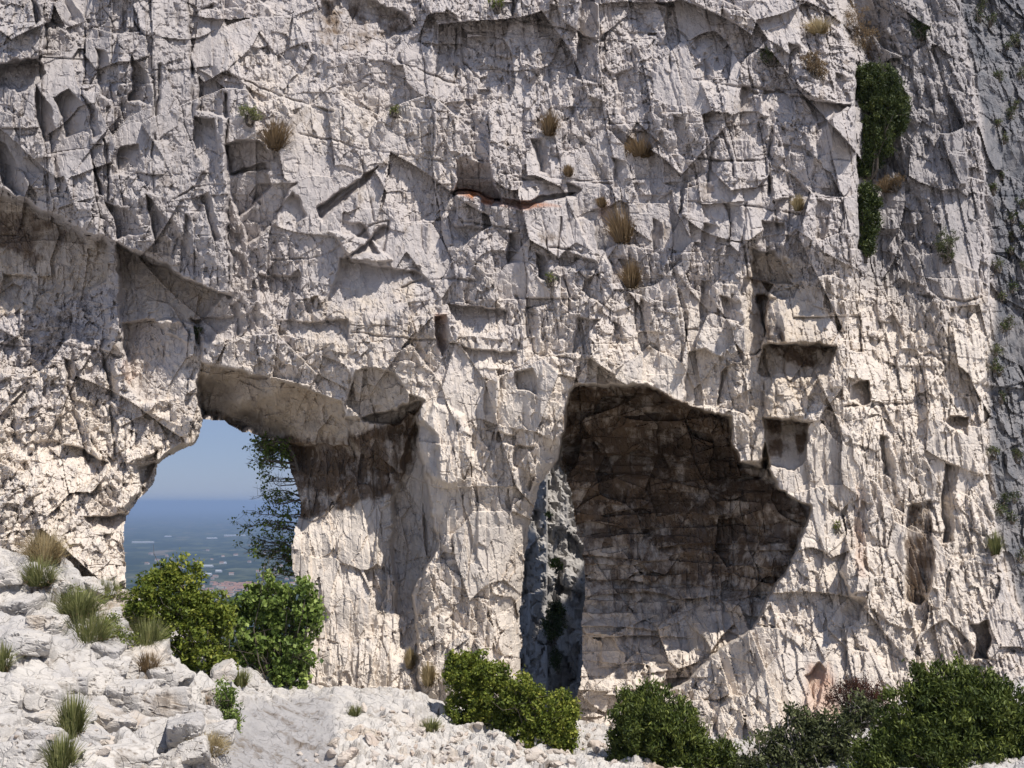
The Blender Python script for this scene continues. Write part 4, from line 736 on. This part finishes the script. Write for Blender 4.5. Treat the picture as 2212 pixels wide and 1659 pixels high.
for (u, v, r) in spots+[(rs.uniform(-20, 480), rs.uniform(1430, 1660), rs.uniform(.12, .26)) for _ in range(34)]:
    yy = gy_at(u, v); p = P(u, v, yy); o = bpy.data.objects.new('limestone_block', BLM[nb % 9]); C.objects.link(o); k = rs.uniform(.85, 1.15)
    o.location = (p[0], p[1], gz(p[0], p[1])-r*.22); o.scale = (r*k*1.15, r/k, r); o.rotation_euler = (rs.normal()*.16, rs.normal()*.16, rs.uniform(0, 6.28)); nb += 1
    tag(o, 'white weathered limestone block half sunk in the left foreground heap', 'rock', 'white blocks of the left foreground')
log('stones')

# ================================================================== FAR TOWN, GREENHOUSES, WOODED HILL
M_wallh = plain_material('render_wall', (.42, .37, .32), .9, .15, .05); M_roofh = plain_material('clay_roof', (.26, .15, .11), .9, .2, .05); M_white = plain_material('white_sheeting', (.42, .44, .46), .6, .05, .05)
def plain_pt(u, v): p = P(u, v, 1.); return p*(ZP/p[2])
def prism(w_, d_, h_, r_):
    v = [(-w_, -d_, 0), (w_, -d_, 0), (w_, d_, 0), (-w_, d_, 0), (-w_, -d_, h_), (w_, -d_, h_), (w_, d_, h_), (-w_, d_, h_)]; f = [(0, 1, 5, 4), (1, 2, 6, 5), (2, 3, 7, 6), (3, 0, 4, 7)]
    rv_ = [(-w_-.5, -d_-.5, h_), (w_+.5, -d_-.5, h_), (w_+.5, d_+.5, h_), (-w_-.5, d_+.5, h_), (-w_-.5, 0, h_+r_), (w_+.5, 0, h_+r_)]; rf = [(0, 1, 5, 4), (2, 3, 4, 5), (0, 4, 3, 3), (1, 2, 5, 5)]
    return v, f, rv_, rf[:2]
HM = []
for k in range(4):
    v, f, rv_, rf = prism(6+2*k, 5+k, 6+k, 3); a = mesh_np('wall', v, f, M_wallh); b = mesh_np('roof', rv_, rf, M_roofh); HM.append((a.data, b.data)); bpy.data.objects.remove(a); bpy.data.objects.remove(b)
for i in range(120):
    u = rs.normal(505, 48); v = 1262+abs(rs.normal(0, 14)) if i < 95 else rs.uniform(1190, 1262)
    if i >= 95: u = rs.uniform(270, 620)
    p = plain_pt(u, v); k = rs.randint(4); root = thing('town_house', 'pale house with a clay roof in the distant town on the plain' if i < 95 else 'lone pale house among the fields of the plain', 'house', p, 'houses of the distant town' if i < 95 else 'scattered houses on the plain', rs.uniform(-.5, .5))
    for nm, me in zip(('wall', 'roof'), HM[k]): o = bpy.data.objects.new(nm, me); C.objects.link(o); o.parent = root
for (lb, u0, u1, v) in [('long white greenhouse roof, brightest strip on the plain', 447, 469, 1164), ('long thin white greenhouse strip near the left edge of the arch', 286, 332, 1173), ('short white greenhouse right of the long thin strip', 356, 370, 1160), ('white shed roof above the distant town', 466, 479, 1236), ('white warehouse at the left of the town', 441, 457, 1243), ('bluish white warehouse nearest the oak bush', 404, 428, 1245), ('tiny white shed midway between strip and town', 479, 489, 1218), ('thin pale greenhouse row in front of the town', 419, 460, 1225), ('faint pale greenhouse row near the tree', 485, 530, 1158)]:
    a, b = plain_pt(u0, v), plain_pt(u1, v); w_ = (b[0]-a[0])/2; p = (a+b)/2; hh = 6+w_*.02; root = thing('greenhouse', lb, 'greenhouse', p, 'greenhouses and sheds on the plain')
    vv, ff, rv_, rf = prism(w_, w_*.1+8, hh, 4); mesh_np('wall', vv, ff, M_white, None, root); mesh_np('roof', rv_, rf, M_white, None, root)
hp = plain_pt(530, 1300); hx, hy = np.meshgrid(np.linspace(-1, 1, 60), np.linspace(-1, 1, 60)); rr = np.clip(1-np.sqrt(hx**2+hy**2), 0, 1); hz = 26*sstep(rr*1.2)+5*np.abs(noise(np.stack([hx, hy, 0*hx], -1).reshape(-1, 3), (.06, .06, .06), 3)).reshape(hx.shape)*(rr > 0)-1
M_wood = plain_material('distant_woodland', (.02, .035, .015), .95, .5, .05); hi = np.arange(3600).reshape(60, 60)
tag(mesh_np('wooded_hill', np.stack([hp[0]+hx*70, hp[1]+hy*160, hp[2]+hz], -1).reshape(-1, 3), np.stack([hi[:-1, :-1], hi[:-1, 1:], hi[1:, 1:], hi[1:, :-1]], -1).reshape(-1, 4), M_wood), kind='structure')
# ================================================================== HAZE
hm = bpy.data.materials.new('haze'); hm.use_nodes = True; ht = hm.node_tree; ht.nodes.remove(ht.nodes['Principled BSDF']); pvn = ht.nodes.new('ShaderNodeVolumePrincipled')
pvn.inputs['Color'].default_value = (0.46, 0.61, 0.88, 1); pvn.inputs['Density'].default_value = 9.5e-5; pvn.inputs['Anisotropy'].default_value = 0.2; ht.links.new(pvn.outputs[0], ht.nodes['Material Output'].inputs['Volume'])
X0, X1, Y0, Y1, Z0, Z1 = -61000, 61000, -400, 61000, ZP-3, 45.
hv = [(x, y, z) for z in (Z0, Z1) for x, y in ((X0, Y0), (X1, Y0), (X1, Y1), (X0, Y1))]
hz_ = mesh_np('haze', hv, [(3, 2, 1, 0), (4, 5, 6, 7), (0, 1, 5, 4), (1, 2, 6, 5), (2, 3, 7, 6), (3, 0, 4, 7)], hm); tag(hz_, kind='stuff')
log('done')
